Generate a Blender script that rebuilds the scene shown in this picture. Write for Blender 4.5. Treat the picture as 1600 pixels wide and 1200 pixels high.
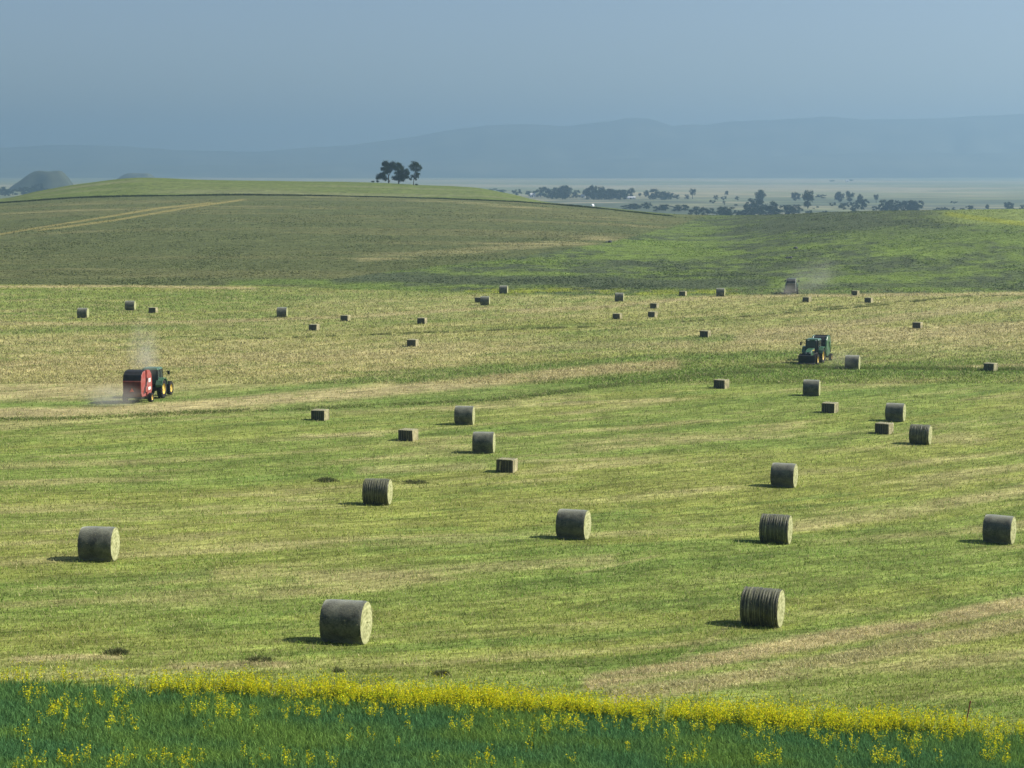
import bpy, bmesh, math, random
import numpy as np
from mathutils import Vector, Matrix

for o in list(bpy.data.objects):
    bpy.data.objects.remove(o)
SC = bpy.context.scene
COL = SC.collection
R = math.radians

# ------------------------------------------------------------------ camera, sky, sun, exposure
F = 2986.0            # focal length in photograph pixels (1600 wide)
VH = 268.0            # row of the level horizon
CZ = 24.0             # camera height above the field datum
PITCH = math.atan((600 - VH) / F)
CP, SP = math.cos(PITCH), math.sin(PITCH)
cd = bpy.data.cameras.new('camera')
cam = bpy.data.objects.new('camera', cd); COL.objects.link(cam)
cam.location = (0, 0, CZ); cam.rotation_euler = (R(90) - PITCH, 0, 0)
cd.sensor_width = 36; cd.lens = 36 * F / 1600
cd.clip_start = 0.5; cd.clip_end = 60000
SC.camera = cam

SUN_ELEV, SUN_BACK = R(41), R(9)
S = Vector((math.cos(SUN_BACK) * math.cos(SUN_ELEV), math.sin(SUN_BACK) * math.cos(SUN_ELEV), math.sin(SUN_ELEV)))
w = bpy.data.worlds.new('World'); SC.world = w; w.use_nodes = True
nt = w.node_tree; bg = nt.nodes['Background']
sky = nt.nodes.new('ShaderNodeTexSky'); sky.sky_type = 'NISHITA'; sky.sun_disc = False
sky.sun_elevation = SUN_ELEV; sky.sun_rotation = R(90) - SUN_BACK
sky.air_density = 0.75; sky.dust_density = 3.0; sky.ozone_density = 1.0; sky.altitude = 900
nt.links.new(sky.outputs[0], bg.inputs[0]); bg.inputs[1].default_value = 0.085
sl = bpy.data.lights.new('sun', 'SUN'); sl.energy = 5.0; sl.angle = R(0.5); sl.color = (1, .955, .87)
sun = bpy.data.objects.new('sun', sl); COL.objects.link(sun)
sun.rotation_euler = S.to_track_quat('Z', 'Y').to_euler(); sun.location = (60, 0, 80)
vs = SC.view_settings
vs.view_transform = 'Standard'; vs.look = 'None'; vs.gamma = 1; vs.use_curve_mapping = False
vs.exposure = 0.5
SC.cycles.volume_bounces = 1
SC.cycles.max_bounces = 6
SC.cycles.volume_step_rate = 1.0
SC.cycles.volume_max_steps = 256

# ------------------------------------------------------------------ numeric helpers
rng = np.random.default_rng(7)

def pchip(xk, yk):
    xk = np.asarray(xk, float); yk = np.asarray(yk, float)
    h = np.diff(xk); de = np.diff(yk) / h; m = np.zeros_like(yk)
    m[0] = de[0]; m[-1] = de[-1]
    for i in range(1, len(xk) - 1):
        if de[i-1] * de[i] > 0:
            w1 = 2*h[i] + h[i-1]; w2 = h[i] + 2*h[i-1]
            m[i] = (w1 + w2) / (w1/de[i-1] + w2/de[i])
    def f(x):
        xc = np.clip(np.asarray(x, float), xk[0], xk[-1])
        i = np.clip(np.searchsorted(xk, xc) - 1, 0, len(h) - 1); t = (xc - xk[i]) / h[i]; t2 = t*t; t3 = t2*t
        return (2*t3-3*t2+1)*yk[i] + (t3-2*t2+t)*h[i]*m[i] + (-2*t3+3*t2)*yk[i+1] + (t3-t2)*h[i]*m[i+1]
    return f

def vnoise(x, y, seed=0):
    x = np.asarray(x, float); y = np.asarray(y, float)
    ix = np.floor(x).astype(np.int64); iy = np.floor(y).astype(np.int64)
    fx = x - ix; fy = y - iy
    fx = fx*fx*(3-2*fx); fy = fy*fy*(3-2*fy)
    def hsh(a, b):
        h = (a*374761393 + b*668265263 + seed*974634777) & 0xffffffff
        h = ((h ^ (h >> 13)) * 1274126177) & 0xffffffff
        return ((h ^ (h >> 16)) & 0xffff) / 65535.0
    a = hsh(ix, iy); b = hsh(ix+1, iy); c = hsh(ix, iy+1); d = hsh(ix+1, iy+1)
    return (a*(1-fx)+b*fx)*(1-fy) + (c*(1-fx)+d*fx)*fy

def fbm(x, y, seed=0, n=3):
    s = 0; a = 1; t = 0
    for k in range(n):
        s = s + a*vnoise(x*2**k, y*2**k, seed + k*17); t += a; a *= .55
    return s/t

def sstep(a, b, x):
    t = np.clip((np.asarray(x, float)-a)/(b-a), 0, 1); return t*t*(3-2*t)

def ray(u, v):
    a = (u-800)/F; b = (v-600)/F
    return a, CP-b*SP, -SP-b*CP

def slope(v):
    b = (np.asarray(v, float)-600)/F
    return (SP+b*CP)/(CP-b*SP)

def project(x, y, z):
    f = y*CP-(z-CZ)*SP; up = y*SP+(z-CZ)*CP
    return 800+F*x/f, 600-F*up/f

# ------------------------------------------------------------------ terrain
_base = pchip([0,20,35,48,60,68,78,94,105,125,150,180,240,300,370], [1.7,8.8,13.2,15.15,16.35,17.15,17.9,18.7,19.4,20.2,20.7,21.1,21.9,22.5,22.9])
_cs = pchip([0,68,90,125,200,370], [.02,.045,.04,.02,.006,0])
_vc = pchip([-2500,-600,0,60,130,220,330,480,590,660,740,800,850,930,1090,1200,1320,1450,1600,2200,4000],
            [345,330,311,299,287,278,281,283,285,289,293,304,316,324,337.5,338,332.5,330,328,332,340])
_vl = pchip([-2500,-600,0,150,400,600,800,930,1090,1300,1600,2200,4000],
            [350,335,317,308,305,308,315,325,340,343,347,345,350])
_dc = pchip([-2500,0,650,1090,1300,1600,4000], [900,900,900,760,640,600,600])
_dl = pchip([-2500,0,650,1090,1300,1600,4000], [800,790,800,735,600,540,540])

def drop(x, y):
    x = np.asarray(x, float); y = np.asarray(y, float); d = np.maximum(y, .5)
    u = np.clip(800 + F*1.0061*x/np.maximum(d, 60), -2500, 4000)
    near = _base(d) + _cs(d)*np.clip(x, -60, 60)
    dc = _dc(u); dl = _dl(u); D1 = slope(_vl(u))*dl; D2 = slope(_vc(u))*dc
    s = np.clip((d-370)/(dl-370), 0, 1)
    Sm = .45*s*s*(3-2*s) + .55*s**1.35
    mid = near + (D1-22.9)*Sm
    s2 = np.clip((d-dl)/(dc-dl), 0, 1)
    mid = mid + (D2-D1)*np.sin(s2*math.pi/2)
    s3 = np.clip((d-dc)/520, 0, 1)
    mid = mid + (46-D2)*s3*s3*(3-2*s3)
    und = .10*np.sin(x*.11+y*.05)*np.sin(y*.083-x*.03) + .05*np.sin(x*.31+1.3)*np.sin(y*.27+.4)
    big = .35*np.sin(x*.021+y*.013+1)*np.sin(y*.019+.5)
    return mid + und*sstep(55, 90, d)*.7 + big*sstep(380, 480, d)*(1-sstep(800, 900, d)*.6)

def gz(x, y):
    return CZ - drop(x, y)

_dd = np.concatenate([np.arange(25, 400, .05), np.arange(400, 1300, .4)])
def at(u, v):
    a, yy, zz = ray(u, v); x = a/yy*_dd
    ang = drop(x, _dd)/_dd; vis = _dd < 930
    hit = (-zz/yy > ang) & vis
    k = int(np.argmax(hit)) if hit.any() else int(np.argmin(np.where(vis & (_dd > 350), ang, 9)))
    return Vector((float(x[k]), float(_dd[k]), float(gz(x[k], _dd[k]))))

# ------------------------------------------------------------------ ground colours (real albedo of soil, stubble, straw)
EDGE_U = [-3000,-400,0,260,600,900,1200,1600,2000,5000]
EDGE_V = [1040,1058,1076,1090,1108,1124,1146,1160,1172,1220]       # foot of the wheat
FAR_U = [-3000,0,400,540,800,1000,1300,1600,4000]
FAR_V = [446,445,447,452,460,463,460,456,452]                      # far edge of the hay field
def lin(u, U, V): return np.interp(u, U, V)

def strip(u, v, pts, hw, soft=.5):
    P = np.array(pts, float); U, V = P[:,0], P[:,1]
    dv = np.abs(v-np.interp(u, U, V))
    ends = sstep(U[0]-12, U[0]+8, u)*(1-sstep(U[-1]-8, U[-1]+12, u))
    if U[0] <= 0: ends = np.where(u < 20, 1-sstep(U[-1]-8, U[-1]+12, u), ends)
    if U[-1] >= 1600: ends = np.where(u > 1580, sstep(U[0]-12, U[0]+8, u), ends)
    return (1-sstep(hw*(1-soft), hw*(1+soft), dv))*ends

GREEN = np.array([.150,.192,.044]); LUSH = np.array([.112,.165,.036]); STRAW = np.array([.400,.345,.165])
OLIVE = np.array([.195,.215,.052]); DRY = np.array([.280,.262,.105]); WHEATSOIL = np.array([.05,.085,.028])
SLOPE_A = np.array([.092,.108,.040]); SLOPE_B = np.array([.135,.135,.055]); CREST = np.array([.110,.145,.036])
WEED_G = np.array([.132,.185,.040]); WEED_D = np.array([.066,.084,.042]); YEL = np.array([.30,.33,.03])
def mixc(a, b, t): return a*(1-t)[:,None] + b*t[:,None]

TAN = [([(915,1069),(1000,1053),(1200,1015),(1400,980),(1600,943)],11,1.0),
       ([(950,1090),(1100,1067),(1300,1032),(1500,992),(1600,973)],13,.8),
       ([(0,646),(100,645),(270,636),(420,625),(600,611),(800,592),(950,577),(1060,568)],8,.95),
       ([(0,612),(100,612),(200,604)],13,.8), ([(0,575),(200,570),(420,560),(700,548)],8,.45),
       ([(0,505),(150,507),(250,504),(400,500),(560,495),(760,482)],2.2,.8),
       ([(790,486),(930,481),(1020,472),(1100,465),(1250,462),(1600,459)],2.5,.9),
       ([(1180,520),(1330,506),(1450,491),(1600,472)],5,.8), ([(1150,530),(1300,524),(1450,520),(1600,510)],9,.75),
       ([(0,448),(200,447),(400,451)],2.0,.9), ([(20,1031),(110,1027),(190,1027)],4,.8), ([(262,1040),(400,1036),(450,1040)],4.5,.8),
       ([(690,640),(790,634),(1050,624)],3,.6), ([(470,681),(600,679)],3,.6), ([(1060,690),(1240,682)],2,.5),
       ([(620,545),(900,540),(1080,538)],6,.5), ([(780,722),(1000,716)],2.5,.5), ([(900,897),(1030,868)],2,.4),
       ([(1240,822),(1420,800),(1600,765)],9,.5), ([(1060,1030),(1160,965)],3,.3), ([(1480,575),(1600,571)],3,.7),
       ([(560,735),(760,728)],6,.45), ([(470,905),(700,890),(960,875)],8,.45)]
LUSHS = [([(620,598),(800,580),(1000,561),(1250,553)],5,.9), ([(850,542),(1080,530),(1300,522)],5,.8),
         ([(0,632),(200,631),(380,616),(560,596),(800,570)],6,.8), ([(420,640),(700,622),(900,600),(1150,580),(1600,578)],9,.8),
         ([(0,520),(180,513),(300,512)],4,.6), ([(0,462),(150,458),(500,466)],4,.4), ([(920,1050),(1200,1000),(1400,962),(1600,925)],12,.7),
         ([(1000,1075),(1200,1040),(1600,955)],3,.7), ([(0,925),(150,915),(330,900)],14,.6), ([(560,855),(800,845),(1000,800)],16,.5)]

def ground_colour(x, y):
    x = np.asarray(x, float); y = np.asarray(y, float)
    z = gz(x, y); u, v = project(x, np.maximum(y, 5), z)
    # swath frame: the rows run about forty degrees off the line of sight
    ca, sa = math.cos(R(40)), math.sin(R(40))
    bend = 6*np.sin(x*.018+y*.006)
    p = x*ca + y*sa; q = -x*sa + y*ca + bend
    streak = .68*fbm(p*.045, q*.38, 3, 4)+.32*fbm(p*.16, q*.45, 13, 3); broad = fbm(p*.012, q*.09, 9, 3); blot = fbm(x*.35, y*.35, 21, 3)
    fine = fbm(p*.25, q*1.5, 31, 2)
    c = mixc(np.tile(GREEN, (len(x),1)), OLIVE, sstep(.40,.66,broad))
    c = mixc(c, DRY, sstep(.50,.72,streak)*.85)
    c = mixc(c, LUSH, sstep(.52,.30,streak)*.0 + (1-sstep(.30,.46,streak))*.7)
    # broad drier zones of the middle distance
    zone = np.exp(-((v-565)/55)**2)*(1-sstep(650,1000,u)) + np.exp(-((v-528)/26)**2)*sstep(850,1150,u)
    zone = np.maximum(zone, .55*np.exp(-((v-480)/25)**2)*sstep(350,520,u))
    c = mixc(c, mixc(np.tile(DRY,(len(x),1)), STRAW, sstep(.38,.70,fine)*.75), np.clip(zone*.95,0,1)*sstep(.18,.52,.5*streak+.5*fine)*.95)
    jit = (fine-.5)*5 + (blot-.5)*3
    for pts, hw, k in LUSHS: c = mixc(c, LUSH, strip(u, v+jit*hw*.15, pts, hw)*k*sstep(.2,.5,.5*blot+.5*fine))
    for pts, hw, k in TAN: c = mixc(c, STRAW*(.78+.3*0), strip(u, v+jit*hw*.12, pts, hw)*k*sstep(.12,.48,.6*fine+.4*blot))
    # beyond the hay field
    vf = lin(u, FAR_U, FAR_V)
    far = 1-sstep(vf-1.2, vf+.6, v+(blot-.5)*1.5); far = np.where(y < 200, 0, far)
    st2 = fbm(x*.012+y*.004, y*.055-x*.004, 41, 4); st3 = fbm(x*.03, y*.16, 47, 3)
    cs_ = mixc(np.tile(SLOPE_A,(len(x),1)), SLOPE_B, sstep(.42,.68,st2)*.55)
    cs_ = mixc(cs_, STRAW*.8, sstep(.60,.80,.5*st2+.5*st3)*.45)
    for pts in ([(0,366),(60,356),(160,340),(250,325),(330,317)], [(60,360),(180,344),(290,325),(380,312)]):
        cs_ = mixc(cs_, np.array([.34,.28,.10]), strip(u, v, pts, 1.3)*.55)
    cs_ = mixc(cs_, STRAW, strip(u, v, [(480,306),(560,309),(680,313),(780,321),(860,327)], 2.2)*.35*sstep(.3,.6,st3))
    cs_ = mixc(cs_, STRAW, strip(u, v, [(560,404),(700,395),(860,381),(950,374)], 5)*.35*sstep(.3,.6,st3))
    cs_ = mixc(cs_, LUSH, strip(u, v, [(360,443),(430,440),(520,441),(600,449)], 4)*.8)
    # weedy green field on the right
    wb = np.interp(u, [380,520,600,800,950,1060,1100,1400], [447,437,425,403,379,352,338,200])
    weed = sstep(wb-2, wb+2, v+(blot-.5)*3)*sstep(420,560,u)
    pa = fbm(x*.030+2, y*.050, 61, 4); pb = .5*fbm(x*.11, y*.16, 67, 3)+.5*fbm(x*.4, y*.22, 69, 2)
    hi = 1-sstep(345,395,v)
    wc = mixc(np.tile(WEED_D,(len(x),1)), WEED_G, np.clip(sstep(.34,.60,.45*pa+.55*pb)-.70*hi*sstep(1060,1180,u)*(1-.5*sstep(1450,1560,u)),0,1))
    wc = mixc(wc, WEED_D, strip(u, v, [(520,436),(620,434),(760,438),(900,438),(1050,444),(1200,441)], 7)*.95)
    wc = mixc(wc, WEED_D, strip(u, v, [(1250,446),(1380,445),(1600,447)], 3)*.7)
    wc = mixc(wc, YEL*.8, strip(u, v, [(700,454),(800,455),(900,453),(1000,457),(1150,457)], 4)*.75*sstep(.4,.6,pb))
    wc = mixc(wc, np.array([.17,.21,.06]), sstep(1430,1520,u)*(1-sstep(347,353,v-(u-1500)*.03)))
    wc = mixc(wc, YEL*.7, strip(u, v, [(1480,334),(1520,340),(1600,350)], 3.5)*.7)
    cs_ = mixc(cs_, wc, weed)
    vl = _vl(np.clip(u,-2500,4000))
    cr = (1-sstep(vl-1.0, vl+.3, v))*(1-sstep(1020,1100,u))
    cc = mixc(np.tile(CREST,(len(x),1)), np.array([.16,.175,.075]), sstep(.4,.7,st2))
    cs_ = mixc(cs_, cc, cr)
    c = mixc(c, cs_, far)
    c = c*(.80+.4*fbm(x*.9, y*.55, 101, 3))[:,None]*(.86+.28*fbm(p*.3, q*.9, 107, 2))[:,None]*(1.14-.14*far)[:,None]
    # wheat field soil
    ve = lin(u, EDGE_U, EDGE_V)
    wh = np.where(y < 40, 1.0, sstep(ve-4, ve+2, v))
    c = mixc(c, WHEATSOIL, wh)
    return c

# ------------------------------------------------------------------ object helpers
def mesh_np(name, V, T, colr=None, smooth=False):
    me = bpy.data.meshes.new(name)
    V = np.asarray(V, np.float32); T = np.asarray(T, np.int32); k = T.shape[1]
    me.vertices.add(len(V)); me.vertices.foreach_set('co', V.ravel())
    me.loops.add(T.size); me.loops.foreach_set('vertex_index', T.ravel())
    me.polygons.add(len(T)); me.polygons.foreach_set('loop_start', np.arange(0, T.size, k, dtype=np.int32))
    me.polygons.foreach_set('loop_total', np.full(len(T), k, np.int32))
    if smooth: me.polygons.foreach_set('use_smooth', np.ones(len(T), bool))
    if colr is not None:
        a = me.color_attributes.new('Col', 'FLOAT_COLOR', 'POINT')
        cc = np.ones((len(V), 4), np.float32); cc[:,:3] = colr
        a.data.foreach_set('color', cc.ravel())
    me.update(); me.validate()
    return me

def link(name, me, mat=None, parent=None, loc=None):
    o = bpy.data.objects.new(name, me); COL.objects.link(o)
    if mat is not None and me is not None and not me.materials: me.materials.append(mat)
    if parent is not None: o.parent = parent
    if loc is not None: o.location = loc
    return o

def tag(o, label=None, cat=None, group=None, kind=None):
    if label: o['label'] = label
    if cat: o['category'] = cat
    if group: o['group'] = group
    if kind: o['kind'] = kind
    return o

def empty(name, loc, rz=0):
    o = bpy.data.objects.new(name, None); COL.objects.link(o); o.location = loc; o.rotation_euler = (0,0,rz)
    o.empty_display_size = .3
    return o

def copy_tree(o, parent=None):
    c = o.copy(); COL.objects.link(c); c.parent = parent
    for ch in list(o.children): copy_tree(ch, c)
    return c

class MB:
    def __init__(s): s.v = []; s.f = []
    def add(s, vs, fs):
        b = len(s.v); s.v += [tuple(p) for p in vs]; s.f += [tuple(i+b for i in f) for f in fs]; return s
    def box(s, c, d, rot=None, taper=1.0):
        x, y, z = d[0]/2, d[1]/2, d[2]/2
        vs = [Vector((sx*x*(taper if sz > 0 else 1), sy*y*(taper if sz > 0 else 1), sz*z)) for sz in (-1,1) for sx, sy in ((-1,-1),(1,-1),(1,1),(-1,1))]
        if rot is not None: vs = [rot @ p for p in vs]
        vs = [p+Vector(c) for p in vs]
        return s.add(vs, [(3,2,1,0),(4,5,6,7),(0,1,5,4),(1,2,6,5),(2,3,7,6),(3,0,4,7)])
    def prism(s, prof, y0, y1):          # profile in x,z swept along y
        n = len(prof)
        vs = [(p[0], y0, p[1]) for p in prof] + [(p[0], y1, p[1]) for p in prof]
        return s.add(vs, [tuple(range(n)), tuple(range(2*n-1, n-1, -1))] + [(i, i+n, (i+1)%n+n, (i+1)%n) for i in range(n)])
    def tube(s, p0, p1, r0, r1=None, n=8):
        r1 = r0 if r1 is None else r1; p0 = Vector(p0); p1 = Vector(p1); q = (p1-p0).to_track_quat('Z','Y')
        vs = []
        for p, r in ((p0, r0), (p1, r1)):
            vs += [p + q @ Vector((r*math.cos(k*2*math.pi/n), r*math.sin(k*2*math.pi/n), 0)) for k in range(n)]
        return s.add(vs, [tuple(range(n-1,-1,-1)), tuple(range(n,2*n))] + [(i,(i+1)%n,(i+1)%n+n,i+n) for i in range(n)])
    def lathe(s, prof, n=24, c=(0,0,0)):  # profile (radius, y); axis along y
        m = len(prof); vs = []
        for k in range(n):
            a = 2*math.pi*k/n
            vs += [(c[0]+r*math.cos(a), c[1]+y, c[2]+r*math.sin(a)) for r, y in prof]
        fs = [(k*m+i, k*m+i+1, ((k+1)%n)*m+i+1, ((k+1)%n)*m+i) for k in range(n) for i in range(m-1)]
        return s.add(vs, fs)
    def build(s, name, mat, parent=None, smooth=False, bevel=0, loc=None):
        me = bpy.data.meshes.new(name); me.from_pydata(s.v, [], s.f)
        bm = bmesh.new(); bm.from_mesh(me); bmesh.ops.recalc_face_normals(bm, faces=bm.faces)
        if bevel: bmesh.ops.bevel(bm, geom=list(bm.edges), offset=bevel, segments=1, affect='EDGES', clamp_overlap=True)
        bm.to_mesh(me); bm.free()
        if smooth:
            for p in me.polygons: p.use_smooth = True
        me.update()
        return link(name, me, mat, parent, loc)

# ------------------------------------------------------------------ materials
def newmat(name):
    m = bpy.data.materials.new(name); m.use_nodes = True
    n = m.node_tree.nodes; return m, m.node_tree, n['Principled BSDF']

def N(nt, t, **kw):
    n = nt.nodes.new(t)
    for k, v in kw.items(): setattr(n, k, v)
    return n

def noisy(name, col, var=.3, scale=3.0, rough=.8, metallic=0.0, bump=0.0, col2=None, detail=4, spec=.3, stretch=None):
    m, nt, b = newmat(name)
    tc = N(nt,'ShaderNodeTexCoord'); no = N(nt,'ShaderNodeTexNoise'); no.inputs['Scale'].default_value = scale; no.inputs['Detail'].default_value = detail
    src = tc.outputs['Object']
    if stretch:
        mp = N(nt,'ShaderNodeMapping'); mp.inputs['Scale'].default_value = stretch; nt.links.new(src, mp.inputs[0]); src = mp.outputs[0]
    nt.links.new(src, no.inputs['Vector'])
    rp = N(nt,'ShaderNodeValToRGB'); rp.color_ramp.elements[0].position = .32; rp.color_ramp.elements[1].position = .68
    a = [max(0, c*(1-var)) for c in col]; bb = col2 if col2 else [min(1, c*(1+var)) for c in col]
    rp.color_ramp.elements[0].color = (*a,1); rp.color_ramp.elements[1].color = (*bb,1)
    nt.links.new(no.outputs[0], rp.inputs[0]); nt.links.new(rp.outputs[0], b.inputs['Base Color'])
    b.inputs['Roughness'].default_value = rough; b.inputs['Metallic'].default_value = metallic
    b.inputs['Specular IOR Level'].default_value = spec
    if bump:
        bp = N(nt,'ShaderNodeBump'); bp.inputs['Strength'].default_value = bump; bp.inputs['Distance'].default_value = .05
        nt.links.new(no.outputs[0], bp.inputs['Height']); nt.links.new(bp.outputs[0], b.inputs['Normal'])
    return m

def blade_mat(name, trans=.35, var=.35):
    m, nt, b = newmat(name)
    at_ = N(nt,'ShaderNodeAttribute', attribute_name='Col')
    tc = N(nt,'ShaderNodeTexCoord'); no = N(nt,'ShaderNodeTexNoise'); no.inputs['Scale'].default_value = 9; nt.links.new(tc.outputs['Object'], no.inputs['Vector'])
    mr = N(nt,'ShaderNodeMapRange'); mr.inputs[3].default_value = 1-var; mr.inputs[4].default_value = 1+var
    mr.inputs[1].default_value = .3; mr.inputs[2].default_value = .7
    nt.links.new(no.outputs[0], mr.inputs[0])
    mx = N(nt,'ShaderNodeVectorMath', operation='SCALE'); nt.links.new(at_.outputs['Color'], mx.inputs[0]); nt.links.new(mr.outputs[0], mx.inputs['Scale'])
    df = N(nt,'ShaderNodeBsdfDiffuse'); tr = N(nt,'ShaderNodeBsdfTranslucent'); ms = N(nt,'ShaderNodeMixShader'); ms.inputs[0].default_value = trans
    nt.links.new(mx.outputs[0], df.inputs[0]); nt.links.new(mx.outputs[0], tr.inputs[0])
    nt.links.new(df.outputs[0], ms.inputs[1]); nt.links.new(tr.outputs[0], ms.inputs[2])
    nt.links.new(ms.outputs[0], nt.nodes['Material Output'].inputs[0]); nt.nodes.remove(b)
    return m

def ground_mat():
    m, nt, b = newmat('field_ground')
    at_ = N(nt,'ShaderNodeAttribute', attribute_name='Col'); tc = N(nt,'ShaderNodeTexCoord')
    rot = N(nt,'ShaderNodeMapping'); rot.inputs['Rotation'].default_value = (0,0,R(-40)); nt.links.new(tc.outputs['Object'], rot.inputs[0])
    def noise(scale, stretch, det=3):
        mp = N(nt,'ShaderNodeMapping'); mp.inputs['Scale'].default_value = stretch; nt.links.new(rot.outputs[0], mp.inputs[0])
        n = N(nt,'ShaderNodeTexNoise'); n.inputs['Scale'].default_value = scale; n.inputs['Detail'].default_value = det; n.inputs['Roughness'].default_value = .65
        nt.links.new(mp.outputs[0], n.inputs['Vector']); return n.outputs[0]
    a = noise(5.0, (.45,1.4,1), 4); c = noise(1.1, (.3,1.5,1), 4); d = noise(.35, (.35,1.2,1), 3)
    def mr(x, lo, hi, a0=.3, a1=.7):
        n = N(nt,'ShaderNodeMapRange'); n.inputs[1].default_value = a0; n.inputs[2].default_value = a1; n.inputs[3].default_value = lo; n.inputs[4].default_value = hi
        nt.links.new(x, n.inputs[0]); return n.outputs[0]
    def mul(x, y):
        n = N(nt,'ShaderNodeMath', operation='MULTIPLY'); nt.links.new(x, n.inputs[0]); nt.links.new(y, n.inputs[1]); return n.outputs[0]
    k = mul(mul(mr(a,.50,1.50), mr(c,.55,1.45)), mr(d,.75,1.25))
    sc = N(nt,'ShaderNodeVectorMath', operation='SCALE'); nt.links.new(at_.outputs['Color'], sc.inputs[0]); nt.links.new(k, sc.inputs['Scale'])
    # straw litter and darker clods, each where its own noise peaks
    mx = N(nt,'ShaderNodeMix', data_type='RGBA'); mx.inputs['B'].default_value = (.36,.31,.17,1)
    e = noise(7.5, (.5,1.6,1), 2); f = mul(mr(e,0,.75,.58,.72), mr(c,.15,1,.4,.6))
    nt.links.new(f, mx.inputs['Factor']); nt.links.new(sc.outputs[0], mx.inputs['A'])
    mx2 = N(nt,'ShaderNodeMix', data_type='RGBA'); mx2.inputs['B'].default_value = (.035,.05,.018,1)
    g = noise(2.6, (.5,1.5,1), 3); nt.links.new(mul(mr(g,0,.6,.60,.74), mr(c,1,.2,.35,.6)), mx2.inputs['Factor']); nt.links.new(mx.outputs['Result'], mx2.inputs['A'])
    nt.links.new(mx2.outputs['Result'], b.inputs['Base Color'])
    b.inputs['Roughness'].default_value = .95; b.inputs['Specular IOR Level'].default_value = .05
    bp = N(nt,'ShaderNodeBump'); bp.inputs['Strength'].default_value = .9; bp.inputs['Distance'].default_value = .12
    nt.links.new(a, bp.inputs['Height']); nt.links.new(bp.outputs[0], b.inputs['Normal'])
    return m

# ------------------------------------------------------------------ ground sheet
vv = np.arange(1230, 470, -2.4)
rows = [0, 6, 12, 18, 24, 30, 36, 40]
dcur = 42.5
while dcur < 372:
    rows.append(dcur); dcur += max(.18, 2.3*dcur*dcur/(F*float(_base(dcur))))
while dcur < 960:
    rows.append(dcur); dcur += 2.6
rows += [975, 995, 1020, 1060, 1110, 1170, 1240, 1320, 1420, 1600]
rows = np.array(rows)
tcol = np.concatenate([np.linspace(-2.2,-.44,26)[:-1], np.arange(-.44,.4401,4.4/F), np.linspace(.44,2.2,26)[1:]])
Yg, Tg = np.meshgrid(rows, tcol, indexing='ij')
Xg = Tg*np.maximum(Yg, 45)*1.0
Yf, Xf = Yg.ravel(), Xg.ravel()
V = np.stack([Xf, Yf, gz(Xf, Yf)], 1)
nr, nc = Yg.shape
ii = (np.arange(nr-1)[:,None]*nc + np.arange(nc-1)[None,:]).ravel()
Q = np.stack([ii, ii+1, ii+nc+1, ii+nc], 1)
gm = ground_mat()
ground = link('ground', mesh_np('ground', V, Q, ground_colour(Xf, Yf), smooth=True), gm)
tag(ground, kind='structure')

# ------------------------------------------------------------------ valley plain, buttes, mountains
def plain_drop(x, y):
    d = np.asarray(y, float)
    return np.interp(d, [1000,1500,3000,5000,8000,10000,14000], [36,35,34,31,24,20,17]) \
        + 1.6*np.sin(x*.0021+1)*np.sin(d*.0017+.3) + .8*np.sin(x*.006)*np.sin(d*.005+2)
def pz(x, y): return CZ - plain_drop(x, y)
_pd = np.arange(1100, 12000, 2.0)
def at_plain(u, v):
    a, yy, zz = ray(u, v); x = a/yy*_pd; hit = zz/yy*_pd < -plain_drop(x, _pd)
    k = int(np.argmax(hit)) if hit.any() else len(_pd)-1
    return Vector((float(x[k]), float(_pd[k]), float(pz(x[k], _pd[k]))))

pr = np.array([1050*1.012**k for k in range(218)]); pt = np.linspace(-1.1, 1.1, 420)
Yg, Tg = np.meshgrid(pr, pt, indexing='ij'); Xg = Tg*Yg
V = np.stack([Xg.ravel(), Yg.ravel(), pz(Xg.ravel(), Yg.ravel())], 1)
nr, nc = Yg.shape; ii = (np.arange(nr-1)[:,None]*nc + np.arange(nc-1)[None,:]).ravel()
xx, yy = Xg.ravel(), Yg.ravel()
n1 = fbm(xx*.002, yy*.0022, 5, 4); n2 = fbm(xx*.0045, yy*.012, 15, 3)
pc = mixc(np.tile(np.array([.17,.19,.085]),(len(xx),1)), np.array([.30,.27,.15]), sstep(.45,.66,n1))
pc = mixc(pc, np.array([.075,.10,.045]), sstep(.50,.70,n2)*.75*(1-sstep(2500,5000,yy)*.6))
pc = mixc(pc, np.array([.42,.36,.24]), sstep(.66,.78,n2)*.7)
n3 = fbm(xx*.012, yy*.012, 25, 3); pc = mixc(pc, np.array([.055,.075,.04]), (1-sstep(2100,2900,yy))*sstep(.30,.55,n3)*.85)
pc = mixc(pc, np.array([.33,.32,.20]), (1-sstep(1500,1750,yy))*sstep(.5,.65,n1)*.6)
pm = noisy('plain_grass', (.5,.5,.5), .2, .02)
nt_ = pm.node_tree; att = N(nt_,'ShaderNodeAttribute', attribute_name='Col')
bs = nt_.nodes['Principled BSDF']; mxp = N(nt_,'ShaderNodeMix', data_type='RGBA', blend_type='MULTIPLY'); mxp.inputs['Factor'].default_value = 1
rpn = [n for n in nt_.nodes if n.type == 'VALTORGB'][0]; rpn.color_ramp.elements[0].color = (.75,.75,.75,1); rpn.color_ramp.elements[1].color = (1.2,1.2,1.2,1)
nt_.links.new(att.outputs['Color'], mxp.inputs['A']); nt_.links.new(rpn.outputs[0], mxp.inputs['B']); nt_.links.new(mxp.outputs['Result'], bs.inputs['Base Color'])
tag(link('valley_plain', mesh_np('valley_plain', V, np.stack([ii, ii+1, ii+nc+1, ii+nc], 1), pc, smooth=True), pm), kind='structure')

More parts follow.
